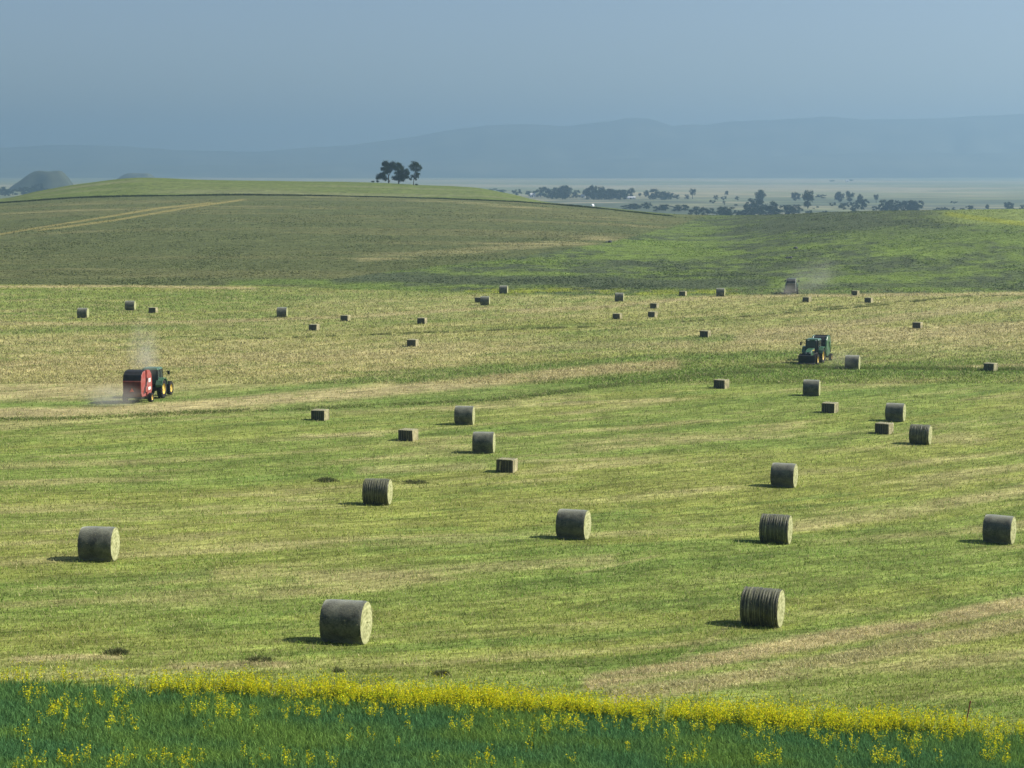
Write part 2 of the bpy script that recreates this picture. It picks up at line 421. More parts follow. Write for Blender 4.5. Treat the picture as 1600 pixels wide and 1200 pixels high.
mount_mat = noisy('mountain_forest', (.045,.060,.035), .35, .004, col2=(.085,.09,.055))
def mountains(name, U, Vv, dist, depth, foot_v, seed, rough):
    us = np.linspace(-2600, 4200, 760); ks = np.linspace(-1, 1, 31)
    vt = np.interp(us, U, Vv); H = (VH-vt)/F*dist
    H = H + rough*(fbm(us*.02, us*0, seed, 4)-.5)*2 + rough*.35*(fbm(us*.11, us*0, seed+3, 3)-.5)*2
    Ug, Kg = np.meshgrid(us, ks, indexing='ij'); Hg = np.repeat(H[:,None], len(ks), 1)
    spur = (fbm(Ug*.025, Kg*1.3+3, seed+5, 4)-.5)
    prof = np.clip(1-np.abs(Kg), 0, 1)**(.85)
    D = dist + Kg*depth
    Z = CZ-30 + (Hg+30)*prof*(1+.35*spur*np.abs(Kg)*2) - 6*(np.abs(Kg) > .99)
    X = (Ug-800)/F*1.006*D
    nu, nk = Ug.shape; i2 = (np.arange(nu-1)[:,None]*nk + np.arange(nk-1)[None,:]).ravel()
    V = np.stack([X.ravel(), D.ravel(), Z.ravel()], 1)
    me = mesh_np(name, V, np.stack([i2, i2+nk, i2+nk+1, i2+1], 1), smooth=True)
    return tag(link(name, me, mount_mat), kind='structure')
mountains('mountains', [-2600,-800,-300,0,100,200,280,370,430,500,560,620,680,760,820,880,940,985,1010,1045,1080,1140,1200,1280,1340,1420,1480,1540,1600,2000,2600,4200],
          [225,222,235,232,227,229,234,237,236,230,226,219,208,197,195,198,191,185,187,198,196,191,189,184,188,187,186,182,179,176,190,215], 9800, 1700, 268, 3, 6)
mountains('foothills', [-2600,0,200,400,600,760,900,1000,1120,1250,1400,1500,1600,2000,4200],
          [262,262,258,258,254,250,252,246,250,243,238,241,238,240,250], 8200, 700, 270, 23, 5)

def butte(name, u, vb, vt, wpx, top, d, label=None):
    n, mrad = 40, 12; rng2 = np.random.default_rng(int(u)+5); s = d/F
    hh = (vb-vt)*s; cx = (u-800)*s*1.006; zb = CZ-float(slope(vb))*d - 6
    vs, fs = [], []
    for j in range(mrad+1):
        r = j/mrad
        h = 1-sstep(top, 1, r)
        for k in range(n):
            a = 2*math.pi*k/n; rr = r*wpx/2*s*(1+.12*math.sin(3*a+u)+.06*math.sin(7*a))
            rg = float(fbm(np.array([math.cos(a)*r*3+u]), np.array([math.sin(a)*r*3]), 5, 3)[0])-.5
            vs.append((cx+rr*math.cos(a)-.18*wpx*s*(1-float(h))*max(0,-math.cos(a)), d+rr*.8*math.sin(a), zb+float(h)*(hh+6)*(1+.03*math.sin(5*a)*r)+rg*hh*.45*r*(1.2-r)))
    for j in range(mrad):
        for k in range(n): fs.append((j*n+k, (j+1)*n+k, (j+1)*n+(k+1)%n, j*n+(k+1)%n))
    me = bpy.data.meshes.new(name); me.from_pydata(vs, [], fs)
    for p in me.polygons: p.use_smooth = True
    return tag(link(name, me, butte_mat), kind='structure')
butte_mat = noisy('butte_scrub', (.055,.075,.040), .4, .03, col2=(.10,.11,.06))
butte('hill', 86, 300, 268, 120, .25, 3300)
butte('hill', 222, 290, 271, 90, .3, 4200)

# ------------------------------------------------------------------ stubble, wheat, flowers (uncountable: stuff)
def blades(x, y, h, wd, lean, colr, tip=1.25, seg=1, z0=None):
    n = len(x); z = gz(x, y) if z0 is None else z0
    a = rng.uniform(0, 2*math.pi, n); la = rng.uniform(0, 2*math.pi, n)
    dx, dy = np.cos(a)*wd/2, np.sin(a)*wd/2
    lx, ly = np.cos(la)*lean*h, np.sin(la)*lean*h
    if seg == 1:
        V = np.empty((n,3,3)); V[:,0] = np.stack([x-dx,y-dy,z-.01],1); V[:,1] = np.stack([x+dx,y+dy,z-.01],1); V[:,2] = np.stack([x+lx,y+ly,z+h],1)
        T = np.arange(3*n).reshape(n,3); C = np.repeat(colr[:,None,:],3,1).copy(); C[:,2] *= tip
        return V.reshape(-1,3), T, C.reshape(-1,3)
    V = np.empty((n,5,3))
    V[:,0] = np.stack([x-dx,y-dy,z-.01],1); V[:,1] = np.stack([x+dx,y+dy,z-.01],1)
    V[:,2] = np.stack([x-dx*.8+lx*.35,y-dy*.8+ly*.35,z+h*.62],1); V[:,3] = np.stack([x+dx*.8+lx*.35,y+dy*.8+ly*.35,z+h*.62],1)
    V[:,4] = np.stack([x+lx,y+ly,z+h*(1-.25*lean)],1)
    b = np.arange(n)*5
    T = np.concatenate([np.stack([b,b+1,b+3],1), np.stack([b,b+3,b+2],1), np.stack([b+2,b+3,b+4],1)])
    C = np.repeat(colr[:,None,:],5,1).copy(); C[:,2:] *= tip
    return V.reshape(-1,3), T, C.reshape(-1,3)

_bd = np.linspace(40, 400, 3000)
def screen_scatter(n, u0, u1, v0, v1):
    # even cover as seen over the field: positions thin out with distance
    u = rng.uniform(u0, u1, n); v = rng.uniform(v0, v1, n)
    b = (v-600)/F; sl_ = (SP+b*CP)/(CP-b*SP); t = ((u-800)/F)/(CP-b*SP)
    d = np.interp(-sl_, -(_base(_bd)/_bd), _bd)
    for _ in range(6):
        d = drop(t*d, d)/sl_*.7 + d*.3
    return t*d, d

bmat = blade_mat('stubble', .3)
x, y = screen_scatter(460000, -250, 1850, 560, 1180)
uu, vv_ = project(x, y, gz(x, y)); keep = vv_ < lin(uu, EDGE_U, EDGE_V)-1; x, y = x[keep], y[keep]
c = ground_colour(x, y)
rn = rng.random(len(x)); sv = rng.uniform(.6, 1.45, len(x)); c = c*sv[:,None]*(.55+1.1*fbm(x*2.6, y*2.0, 55, 2))[:,None]*1.12
c = np.where((rn < .13)[:,None], np.array([.46,.42,.21])*rng.uniform(.7,1.15,len(x))[:,None], c)
c = np.where((rn > .86)[:,None], c*np.array([.55,.85,.5]), c)
sz = np.sqrt(y/62.0)
clump = fbm(x*1.6, y*1.6, 77, 3)
h = (.035+.11*rng.random(len(x))**1.5*(.4+1.3*clump))*sz; wd = rng.uniform(.016,.042,len(x))*sz**1.3
Vb, Tb, Cb = blades(x, y, h, wd, rng.uniform(.1,1.2,len(x)), c)
tag(link('stubble', mesh_np('stubble', Vb, Tb, Cb), bmat), 'short cut hay stubble covering the mown field', 'stubble', kind='stuff')

# coarser tufts carry the cover on to the far fields and slopes
x, y = screen_scatter(170000, -200, 1800, 452, 600)
c = ground_colour(x, y)*rng.uniform(.55,1.45,len(x))[:,None]*1.1
c = np.where((rng.random(len(x)) < .16)[:,None], np.array([.42,.37,.20])*rng.uniform(.7,1.1,len(x))[:,None], c)
sz = np.sqrt(y/62.0)
Va, Ta, Ca = blades(x, y, (.05+.11*rng.random(len(x)))*sz, rng.uniform(.03,.07,len(x))*sz**1.4, rng.uniform(.2,1.3,len(x)), c)
n = 120000
y = 372+(1-np.sqrt(rng.random(n)))*480; x = rng.uniform(-.32,.32,n)*y
pw = fbm(x*.08, y*.05, 131, 3); c = ground_colour(x, y)*rng.uniform(.72,1.3,n)[:,None]*1.25
Vc, Tc, Cc = blades(x, y, rng.uniform(.04,.16,n)+.14*sstep(.45,.7,pw), rng.uniform(.25,.6,n), rng.uniform(.5,2.2,n), c)
tag(link('grass_tufts', mesh_np('grass_tufts', np.concatenate([Va,Vc]), np.concatenate([Ta,Tc+len(Va)]), np.concatenate([Ca,Cc])), bmat), 'rough grass and weed tufts over the far fields', 'grass', kind='stuff')

# wheat
nW = 470000
x = rng.uniform(-27, 31, nW); y = rng.uniform(36, 63, nW)
uu, vv_ = project(x, y, gz(x, y)); ve = lin(uu, EDGE_U, EDGE_V)
keep = (vv_ > ve+(fbm(x*1.2,y*1.2,5,2)-.5)*8) & (uu > -420) & (uu < 2050); x, y, uu, vv_ = x[keep], y[keep], uu[keep], vv_[keep]
patch = fbm(x*.35, y*.5, 81, 3)
c = mixc(np.tile(np.array([.098,.190,.056]),(len(x),1)), np.array([.135,.225,.050]), sstep(.5,.7,patch))
c = mixc(c, np.array([.075,.170,.062]), sstep(.5,.3,patch)*0 + (1-sstep(.3,.5,patch)))
c = c*rng.uniform(.6,1.5,len(x))[:,None]
h = (.30+.16*rng.random(len(x)))*(.85+.3*patch)
Vb, Tb, Cb = blades(x, y, h, rng.uniform(.012,.024,len(x)), rng.uniform(.1,.75,len(x)), c, 1.3, seg=2)
tag(link('wheat', mesh_np('wheat', Vb, Tb, Cb), blade_mat('wheat_leaf', .35)), 'dark green young wheat crop beside the mown field', 'wheat', kind='stuff')

# yellow flowering weeds along the wheat edge and scattered through it
def flower_plants(px, py, ph, name, dens=1.0):
    n = len(px); V, T, C = [], [], []
    k = 3
    sx = np.repeat(px, k)+rng.normal(0,.05,n*k); sy = np.repeat(py, k)+rng.normal(0,.05,n*k)
    sh = np.repeat(ph, k)*rng.uniform(.65,1.08,n*k)
    gcol = np.array([.13,.19,.03])*rng.uniform(.6,1.3,n*k)[:,None]
    a, b, c_ = blades(sx, sy, sh, rng.uniform(.008,.016,n*k), rng.uniform(.02,.3,n*k), gcol, 1.2)
    tipx, tipy, tipz = a[2::3,0], a[2::3,1], a[2::3,2]; z0 = gz(sx, sy)
    V.append(a); T.append(b); C.append(c_); off = len(a)
    # side leaves
    lx, ly = np.repeat(px, 5)+rng.normal(0,.08,n*5), np.repeat(py, 5)+rng.normal(0,.08,n*5)
    a, b, c_ = blades(lx, ly, np.repeat(ph,5)*rng.uniform(.3,.7,n*5), rng.uniform(.02,.045,n*5), rng.uniform(.2,.8,n*5), np.array([.10,.16,.025])*rng.uniform(.6,1.4,n*5)[:,None])
    V.append(a); T.append(b+off); C.append(c_); off += len(a)
    m = 13; t = rng.uniform(.40,1.0,(n*k,m))
    fx = sx[:,None]+(tipx-sx)[:,None]*t+rng.normal(0,.025,t.shape); fy = sy[:,None]+(tipy-sy)[:,None]*t+rng.normal(0,.025,t.shape); fz = z0[:,None]+(tipz-z0)[:,None]*t
    P = np.stack([fx.ravel(), fy.ravel(), fz.ravel()],1); q = len(P); s = rng.uniform(.014,.030,q)[:,None]
    d1 = rng.normal(0,1,(q,3)); d1 /= np.linalg.norm(d1,axis=1)[:,None]; d2 = rng.normal(0,1,(q,3)); d2 -= (d2*d1).sum(1)[:,None]*d1; d2 /= np.linalg.norm(d2,axis=1)[:,None]
    W = np.stack([P+d1*s, P-d1*s*.5+d2*s*.85, P-d1*s*.5-d2*s*.85],1).reshape(-1,3)
    cy = np.array([.86,.78,.03])*rng.uniform(.65,1.15,q)[:,None]; cy[rng.random(q) < .25] *= np.array([.6,.85,1])
    V.append(W); T.append(np.arange(3*q).reshape(q,3)+off); C.append(np.repeat(cy,3,0))
    return link(name, mesh_np(name, np.concatenate(V), np.concatenate(T), np.concatenate(C)), flmat)
flmat = blade_mat('flower_petal', .4, .2)
n = 60000
x = rng.uniform(-24, 26, n); y = rng.uniform(44, 64, n); uu, vv_ = project(x, y, gz(x, y)); ve = lin(uu, EDGE_U, EDGE_V)
off = ve-vv_          # >0 beyond the wheat foot
amp = np.interp(uu, [-400,-50,0,200,250,300,520,700,990,1015,1030,1060,1300,1480,1520,1900], [.15,.1,.12,.25,.5,.7,.85,1,1,.3,.15,.9,1,.8,.35,.3])
wid = np.interp(uu, [-400,230,560,800,1000,1100,1300,1500,1900], [6,8,14,17,12,14,16,9,6])
pn = fbm(x*.9, y*.9, 91, 2)
prob = amp*np.exp(-((off-wid*.35)/(wid*.55))**2)*sstep(.12,.42,pn)*1.0
keep = rng.random(n) < prob*.95
tag(flower_plants(x[keep], y[keep], rng.uniform(.58,.95,keep.sum())*(.75+.40*pn[keep]), 'yellow_flowers'), 'band of yellow flowering weeds along the wheat edge', 'flowers', kind='stuff')
# sprigs in the wheat
CL = [(45,1100,22,12),(105,1118,20,14),(182,1112,22,18),(88,1128,18,8),(350,1120,24,16),(292,1098,20,14),(372,1135,28,12),(240,1095,12,10),(300,1128,18,8),
      (905,1148,52,14),(860,1140,30,10),(1005,1148,14,12),(590,1125,10,10),(720,1150,22,12),(475,1130,26,14),(1190,1160,40,12),(1290,1172,30,14),(1235,1150,50,10),
      (1430,1180,20,14),(1480,1165,30,12),(1555,1172,24,16),(1370,1162,30,14),(1100,1152,30,10),(45,1212,20,8),(110,1205,26,10),(185,1208,20,8),(258,1206,16,8),(290,1210,14,6),
      (470,1206,22,8),(1380,1205,40,10),(1200,1205,24,8),(760,1205,18,6),(1000,1140,16,8),(640,1120,30,10),(180,1150,26,8),(1080,1200,30,8),(520,1112,40,8),(1550,1195,40,10)]
xs, ys = [], []
for cu, cv, ru, rv in CL:
    k = int(3+ru*rv*.022); pu = cu+rng.normal(0,ru*.5,k); pv = cv+rng.normal(0,rv*.5,k)
    for a, b in zip(pu, pv):
        p = at(a, min(b, 1225)); xs.append(p.x); ys.append(p.y)
ns = 110
pu = rng.uniform(-200,1800,ns); pv = rng.uniform(1100,1225,ns)
for a, b in zip(pu, pv):
    if b > np.interp(a, EDGE_U, EDGE_V): p = at(a, b); xs.append(p.x); ys.append(p.y)
xs, ys = np.array(xs), np.array(ys)
tag(flower_plants(xs, ys, rng.uniform(.46,.68,len(xs)), 'flower_sprigs'), 'yellow flowering sprigs scattered through the green wheat', 'flowers', kind='stuff')

# windrows: raked rows and loose clumps of cut hay, built of stalks
def hay_row(pts, per_m, height, width, colr, name, label, gap=0.0, seed=0, wd=(.05,.12)):
    P = [at(u, v) for u, v in pts]; xs, ys = [], []
    for a, b in zip(P[:-1], P[1:]):
        L = (b-a).length; m = max(4, int(L*per_m)); t = rng.random(m)
        nx, ny = -(b-a).y/L, (b-a).x/L; o = rng.normal(0, width*.45, m)
        xs.append(a.x+(b.x-a.x)*t+nx*o); ys.append(a.y+(b.y-a.y)*t+ny*o)
    xs, ys = np.concatenate(xs), np.concatenate(ys)
    cl = fbm(xs*.7, ys*.7, seed+3, 3)
    if gap: k = cl > gap; xs, ys, cl = xs[k], ys[k], cl[k]
    c = np.array(colr)*rng.uniform(.5,1.5,len(xs))[:,None]
    c = np.where((rng.random(len(xs)) < .18)[:,None], np.array([.30,.28,.14]), c)
    Vb, Tb, Cb = blades(xs, ys, height*rng.uniform(.3,1.0,len(xs))*(.3+1.2*cl), rng.uniform(*wd,len(xs)), rng.uniform(.4,2.0,len(xs)), c)
    return tag(link(name, mesh_np(name, Vb, Tb, Cb), bmat), label, 'hay row', 'raked rows of cut hay', kind='stuff')
hay_row([(300,533),(480,527),(620,522),(760,517),(960,510),(1100,501),(1250,488),(1400,475),(1520,462)], 110, .34, .7, (.13,.15,.055), 'hay_windrow', 'broken lumpy row of cut hay across the middle of the field', gap=.56, seed=1)
hay_row([(-60,657),(100,655),(300,645),(430,641),(600,633),(800,623),(950,603),(1100,586),(1200,579)], 130, .22, 1.7, (.14,.185,.05), 'hay_windrow', 'green hay row beside the pale straw strip by the red baler', gap=.33, seed=2)
hay_row([(1180,574),(1300,574.5),(1420,576),(1540,578),(1680,575)], 230, .40, 1.5, (.14,.19,.045), 'hay_windrow', 'thick green hay row in front of the green tractor', seed=3)
hay_row([(1200,488),(1330,478),(1480,466),(1600,461)], 80, .30, .8, (.12,.14,.055), 'hay_windrow', 'sparse dark hay row behind the green tractor', gap=.56, seed=4)
hay_row([(925,1067),(1000,1053),(1200,1015),(1400,980),(1600,943),(1700,925)], 210, .085, .9, (.52,.46,.25), 'hay_windrow', 'pale straw row nearest the twine tied round bale', seed=5, wd=(.02,.05))
hay_row([(955,1089),(1100,1067),(1300,1032),(1500,992),(1600,973),(1700,955)], 260, .12, .9, (.46,.43,.22), 'hay_windrow', 'lumpy straw row meeting the yellow flowers', gap=.30, seed=6, wd=(.02,.055))
def hay_clump(u, v, wpx, n, hgt, label, seed):
    p = at(u, v); s = p.y/F*wpx/2
    xs = p.x+rng.normal(0,s*.5,n); ys = p.y+rng.normal(0,s*.5,n)
    c = np.array([.10,.11,.045])*rng.uniform(.4,1.7,n)[:,None]
    nn = fbm(xs*2.2, ys*2.2, seed, 2); kk = nn > .42; xs, ys, c, n = xs[kk], ys[kk], c[kk], int(kk.sum())
    f = np.exp(-((xs-p.x)**2+(ys-p.y)**2)/(s*s))
    Vb, Tb, Cb = blades(xs, ys, hgt*rng.uniform(.4,1.1,n)*f+.03, rng.uniform(.03,.07,n), rng.uniform(.4,1.8,n), c)
    return tag(link('hay_clump', mesh_np('hay_clump', Vb, Tb, Cb), bmat), label, 'hay clump', 'loose clumps of left hay', kind='stuff')
hay_clump(510,752,34,900,.30,'dark loose hay clump beside the twine tied bale',1)
hay_clump(648,754,52,900,.16,'flat green hay heap behind the twine tied bale',2)
hay_clump(184,1021,40,900,.16,'dark flat hay patch beside the bare straw at wheat edge',3)
hay_clump(406,1031,34,800,.15,'dark hay patch at the end of the bare straw',4)
hay_clump(522,1049,22,500,.14,'small dark hay tuft just behind the yellow flowers',5)
hay_clump(690,1054,22,500,.14,'small dark hay tuft behind the brightest yellow flowers',6)

# dark uncut grass line below the crest
pts = [(-200,323)]+[(u, float(_vl(u))+.3) for u in range(-100,1100,50)]
P = [at(u, v) for u, v in pts]; xs, ys = [], []
for a, b in zip(P[:-1], P[1:]):
    m = 700; t = rng.random(m); xs.append(a.x+(b.x-a.x)*t+rng.normal(0,.5,m)); ys.append(a.y+(b.y-a.y)*t+rng.normal(0,1.2,m))
xs, ys = np.concatenate(xs), np.concatenate(ys); hn = fbm(xs*.05, ys*.05, 8, 3)
Vb, Tb, Cb = blades(xs, ys, rng.uniform(.3,.7,len(xs))*(.35+1.2*hn), rng.uniform(.25,.5,len(xs)), rng.uniform(.1,.6,len(xs)), np.array([.040,.052,.020])*rng.uniform(.6,1.4,len(xs))[:,None])
tag(link('grass_margin', mesh_np('grass_margin', Vb, Tb, Cb), bmat), 'dark strip of tall grass below the hill crest', 'grass', kind='stuff')

# ------------------------------------------------------------------ bales
def bale_wrap_mat(name, c0, c1, stretch=None, sheen=.5):
    m, nt, b = newmat(name); tc = N(nt,'ShaderNodeTexCoord')
    n1 = N(nt,'ShaderNodeTexNoise'); n1.inputs['Scale'].default_value = 14; n1.inputs['Detail'].default_value = 5; n1.inputs['Roughness'].default_value = .7
    n2 = N(nt,'ShaderNodeTexNoise'); n2.inputs['Scale'].default_value = 2.2
    oi = N(nt,'ShaderNodeObjectInfo'); ad = N(nt,'ShaderNodeVectorMath', operation='ADD'); sc = N(nt,'ShaderNodeMath', operation='MULTIPLY'); sc.inputs[1].default_value = 37
    nt.links.new(oi.outputs['Random'], sc.inputs[0]); nt.links.new(tc.outputs['Object'], ad.inputs[0]); nt.links.new(sc.outputs[0], ad.inputs[1])
    src = ad.outputs[0]
    if stretch:
        mp = N(nt,'ShaderNodeMapping'); mp.inputs['Scale'].default_value = stretch; nt.links.new(src, mp.inputs[0]); src = mp.outputs[0]
    nt.links.new(src, n1.inputs['Vector']); nt.links.new(ad.outputs[0], n2.inputs['Vector'])
    mm = N(nt,'ShaderNodeMath', operation='ADD'); nt.links.new(n1.outputs[0], mm.inputs[0]); nt.links.new(n2.outputs[0], mm.inputs[1])
    rp = N(nt,'ShaderNodeValToRGB'); e = rp.color_ramp.elements; e[0].position = .40; e[1].position = .62
    hv = N(nt,'ShaderNodeMath', operation='MULTIPLY'); hv.inputs[1].default_value = .5; nt.links.new(mm.outputs[0], hv.inputs[0]); nt.links.new(hv.outputs[0], rp.inputs[0])
    e[0].color = (*c0,1); e[1].color = (*c1,1)
    nt.links.new(rp.outputs[0], b.inputs['Base Color']); b.inputs['Sheen Weight'].default_value = sheen; b.inputs['Sheen Roughness'].default_value = .45; b.inputs['Sheen Tint'].default_value = (.85,.85,.68,1); b.inputs['Roughness'].default_value = .55; b.inputs['Specular IOR Level'].default_value = .5
    bp = N(nt,'ShaderNodeBump'); bp.inputs['Strength'].default_value = .6; bp.inputs['Distance'].default_value = .03
    nt.links.new(n1.outputs[0], bp.inputs['Height']); nt.links.new(bp.outputs[0], b.inputs['Normal'])
    return m
net_mat = bale_wrap_mat('net_wrap', (.013,.016,.010), (.118,.123,.083), sheen=1.0)
twine_hay = bale_wrap_mat('twine_bale_hay', (.011,.013,.006), (.105,.105,.045), stretch=(2.6,.30,.30), sheen=.3)
sq_hay = bale_wrap_mat('square_bale_hay', (.20,.17,.08), (.60,.53,.29))
end_shade_hay = bale_wrap_mat('bale_end_shade', (.016,.015,.009), (.062,.055,.028), sheen=.1)  # square bale ends: shade of the unlit face put into the colour
twine_mat = noisy('twine', (.27,.27,.16), .3, 8)
straw_mat = noisy('loose_straw', (.26,.25,.125), .4, 10)
def end_mat():
    m, nt, b = newmat('bale_end_hay'); tc = N(nt,'ShaderNodeTexCoord'); sp = N(nt,'ShaderNodeSeparateXYZ'); nt.links.new(tc.outputs['Object'], sp.inputs[0])
    cb = N(nt,'ShaderNodeCombineXYZ'); nt.links.new(sp.outputs['Y'], cb.inputs[0]); nt.links.new(sp.outputs['Z'], cb.inputs[1])
    wv = N(nt,'ShaderNodeTexWave', wave_type='RINGS', rings_direction='SPHERICAL'); wv.inputs['Scale'].default_value = 2.0; wv.inputs['Distortion'].default_value = 2.5; wv.inputs['Detail'].default_value = 3; wv.inputs['Detail Scale'].default_value = 2.5
    nt.links.new(cb.outputs[0], wv.inputs['Vector'])
    no = N(nt,'ShaderNodeTexNoise'); no.inputs['Scale'].default_value = 4; no.inputs['Detail'].default_value = 6; nt.links.new(tc.outputs['Object'], no.inputs['Vector'])
    mm = N(nt,'ShaderNodeMath', operation='MULTIPLY_ADD'); mm.inputs[1].default_value = .16; nt.links.new(wv.outputs[1], mm.inputs[0]); nt.links.new(no.outputs[0], mm.inputs[2])
    rp = N(nt,'ShaderNodeValToRGB'); e = rp.color_ramp.elements; e[0].position = .36; e[0].color = (.18,.19,.065,1); e[1].position = .72; e[1].color = (.44,.44,.215,1)
    nt.links.new(mm.outputs[0], rp.inputs[0]); nt.links.new(rp.outputs[0], b.inputs['Base Color']); b.inputs['Roughness'].default_value = .9
    bp = N(nt,'ShaderNodeBump'); bp.inputs['Strength'].default_value = .8; bp.inputs['Distance'].default_value = .04; nt.links.new(mm.outputs[0], bp.inputs['Height']); nt.links.new(bp.outputs[0], b.inputs['Normal'])
    return m
hay_end = end_mat()

def round_bale(seed, twine):
    r_ = np.random.default_rng(seed); root = empty('round_bale', (0,0,0))
    RAD, L, n, m = .80, 1.52, 72, (61 if twine else 25)
    ks = np.arange(n)*2*math.pi/n; ls = np.linspace(-L/2, L/2, m)
    A, X = np.meshgrid(ks, ls, indexing='ij')
    nz = .020*(fbm(np.cos(A)*1.6+seed, np.sin(A)*1.6+X*1.5+5, seed, 3)-.5)*2 + .010*np.sin(2*A+seed)
    rr = RAD*(1+nz) - .035*(np.abs(X)/(L/2))**10
    if twine: rr = rr - .020*np.abs(np.sin(X*27+.5*(fbm(X*1.5+seed, A*.7, seed+2, 2)-.5)*2))**2 + .020*(vnoise(X*24, A*1.2, seed)-.5)*2
    sag = np.where(np.sin(A) < -.9, -.0, 0)
    Z = np.maximum(np.sin(A)*rr*.985, -.765)+.765
    V = np.stack([X, np.cos(A)*rr, Z], 2).reshape(-1,3)
    idx = lambda k, j: (k%n)*m+j
    fs = [(idx(k,j), idx(k,j+1), idx(k+1,j+1), idx(k+1,j)) for k in range(n) for j in range(m-1)]
    me = bpy.data.meshes.new('wrap'); me.from_pydata(V.tolist(), [], fs)
    for p in me.polygons: p.use_smooth = True
    link('wrap', me, twine_hay if twine else net_mat, root)
    for sgn in (-1, 1):                                  # coiled ends
        vs, f2 = [], []; RN = 11
        for j in range(RN+1):
            q = 1-j/RN
            for k in range(n):
                b = idx(k, 0 if sgn < 0 else m-1); P = V[b]
                bul = .045*(1-q**2) + .018*(vnoise(q*9, ks[k]*3, seed+sgn)-.5)*2*(j > 0)
                vs.append((P[0]+sgn*bul, P[1]*q, .765+(P[2]-.765)*q))
        for j in range(RN):
            for k in range(n):
                qd = (j*n+k, (j+1)*n+k, (j+1)*n+(k+1)%n, j*n+(k+1)%n); f2.append(qd if sgn < 0 else qd[::-1])
        me = bpy.data.meshes.new('end_face'); me.from_pydata(vs, [], f2)
        for p in me.polygons: p.use_smooth = True
        link('end_face', me, hay_end, root)
    if twine:
        mb = MB()
        for t in np.sort(r_.uniform(-L/2+.05, L/2-.05, 15)):
            t0 = t+r_.normal(0,.022); off_ = r_.normal(0,.05); pv = []
            for k in range(40):
                a = 2*math.pi*k/40; xx = t0+off_*math.cos(a+1)
                for dr, dx in ((.006,-.007),(.006,.007)):
                    pv.append((xx+dx, math.cos(a)*(RAD+dr), max(math.sin(a)*(RAD+dr)*.985,-.765)+.765))
            mb.add(pv, [(2*k,2*k+1,(2*k+3)%80,(2*k+2)%80) for k in range(40)])
        mb.build('twine', twine_mat, root)
    # loose straw standing off the surface
    ns = 900 if twine else 420; mb = MB()
    for k in range(ns):
        a = r_.uniform(0, 2*math.pi); xx = r_.uniform(-L/2, L/2); edge = r_.random() < .35
        if edge: xx = (L/2-.01)*(1 if r_.random() < .5 else -1)
        p = Vector((xx, math.cos(a)*RAD*.99, max(math.sin(a)*RAD*.97,-.74)+.765)); nrm = Vector((0 if not edge else (1 if xx > 0 else -1)*.8, math.cos(a), math.sin(a)))
        d = (nrm*.8+Vector(r_.normal(0,.8,3))).normalized()*r_.uniform(.03,.10); t = d.orthogonal().normalized()*r_.uniform(.004,.009)
        mb.add([p-t, p+t, p+d], [(0,1,2)])
    tag(mb.build('loose_straw', straw_mat, root), kind='stuff')
    return root

# (u of centre, v of foot, yaw in degrees, twine, label)
RB = [(541,1003,11.8,0,'net wrapped round bale standing closest to the band of yellow flowers'),
      (1191,977,20,1,'round bale bound with ragged pale twine beside the pale straw track'),
      (155,875,3.5,0,'grey net wrapped round bale alone in the open field below the red baler'),
      (896,841,17,0,'net wrapped round bale alone in mid field, well away from twine tied bales'),
      (1212,848,18,1,'dark twine tied round bale just before a net wrapped bale'),
      (1561,848,26,0,'grey net wrapped round bale alone near the end of the pale straw track'),
      (590,788,8,1,'dark twine tied round bale next to the loose dark hay clump'),
      (1225,760,20,0,'net wrapped round bale directly behind the dark twine tied one'),
      (1438,693.5,23,1,'dark twine tied round bale beside a square bale, below the green tractor'),
      (756,707,6.5,0,'net wrapped round bale right behind the split square bale'),
      (726,663,7,0,'net wrapped round bale, farther of the two near the split square bale'),
      (1399,657.5,21,0,'net wrapped round bale between two small square bales below the green tractor'),
      (1268,618,15,0,'net wrapped round bale on the grass in front of the green tractor'),
      (1332,576.5,18,0,'round bale just dropped behind the green tractor and baler'),
      (130,496.5,2,0,'round bale on far side of red baler, the nearer of a loose pair'),
      (204,484.5,1,0,'round bale on far side of red baler, next to a small square bale'),
      (441,495.5,1,0,'round bale alone on the far stubble, away from square bales'),
      (758,476.8,6,0,'far round bale hiding part of a square bale'),
      (787,458.8,8,0,'far round bale at the edge of the brown weedy strip'),
      (968,471,10,0,'far round bale beside the thin pale straw line'),
      (1126,463,12,0,'far round bale at the weedy field edge, nearest the dusty grey baler')]
protos = {}
used = set()
for i, (u, v, yaw, tw, lab) in enumerate(RB):
    key = (tw, i % 3)
    if key not in protos: protos[key] = round_bale(11+i, tw); o = protos[key]
    else: o = copy_tree(protos[key])
    p = at(u, v); o.location = (p.x, p.y, p.z-.03); o.rotation_euler = (0, 0, R(-yaw)); o.scale = (1, 1, 1)
    tag(o, lab, 'hay bale', 'round hay bales left on the field')

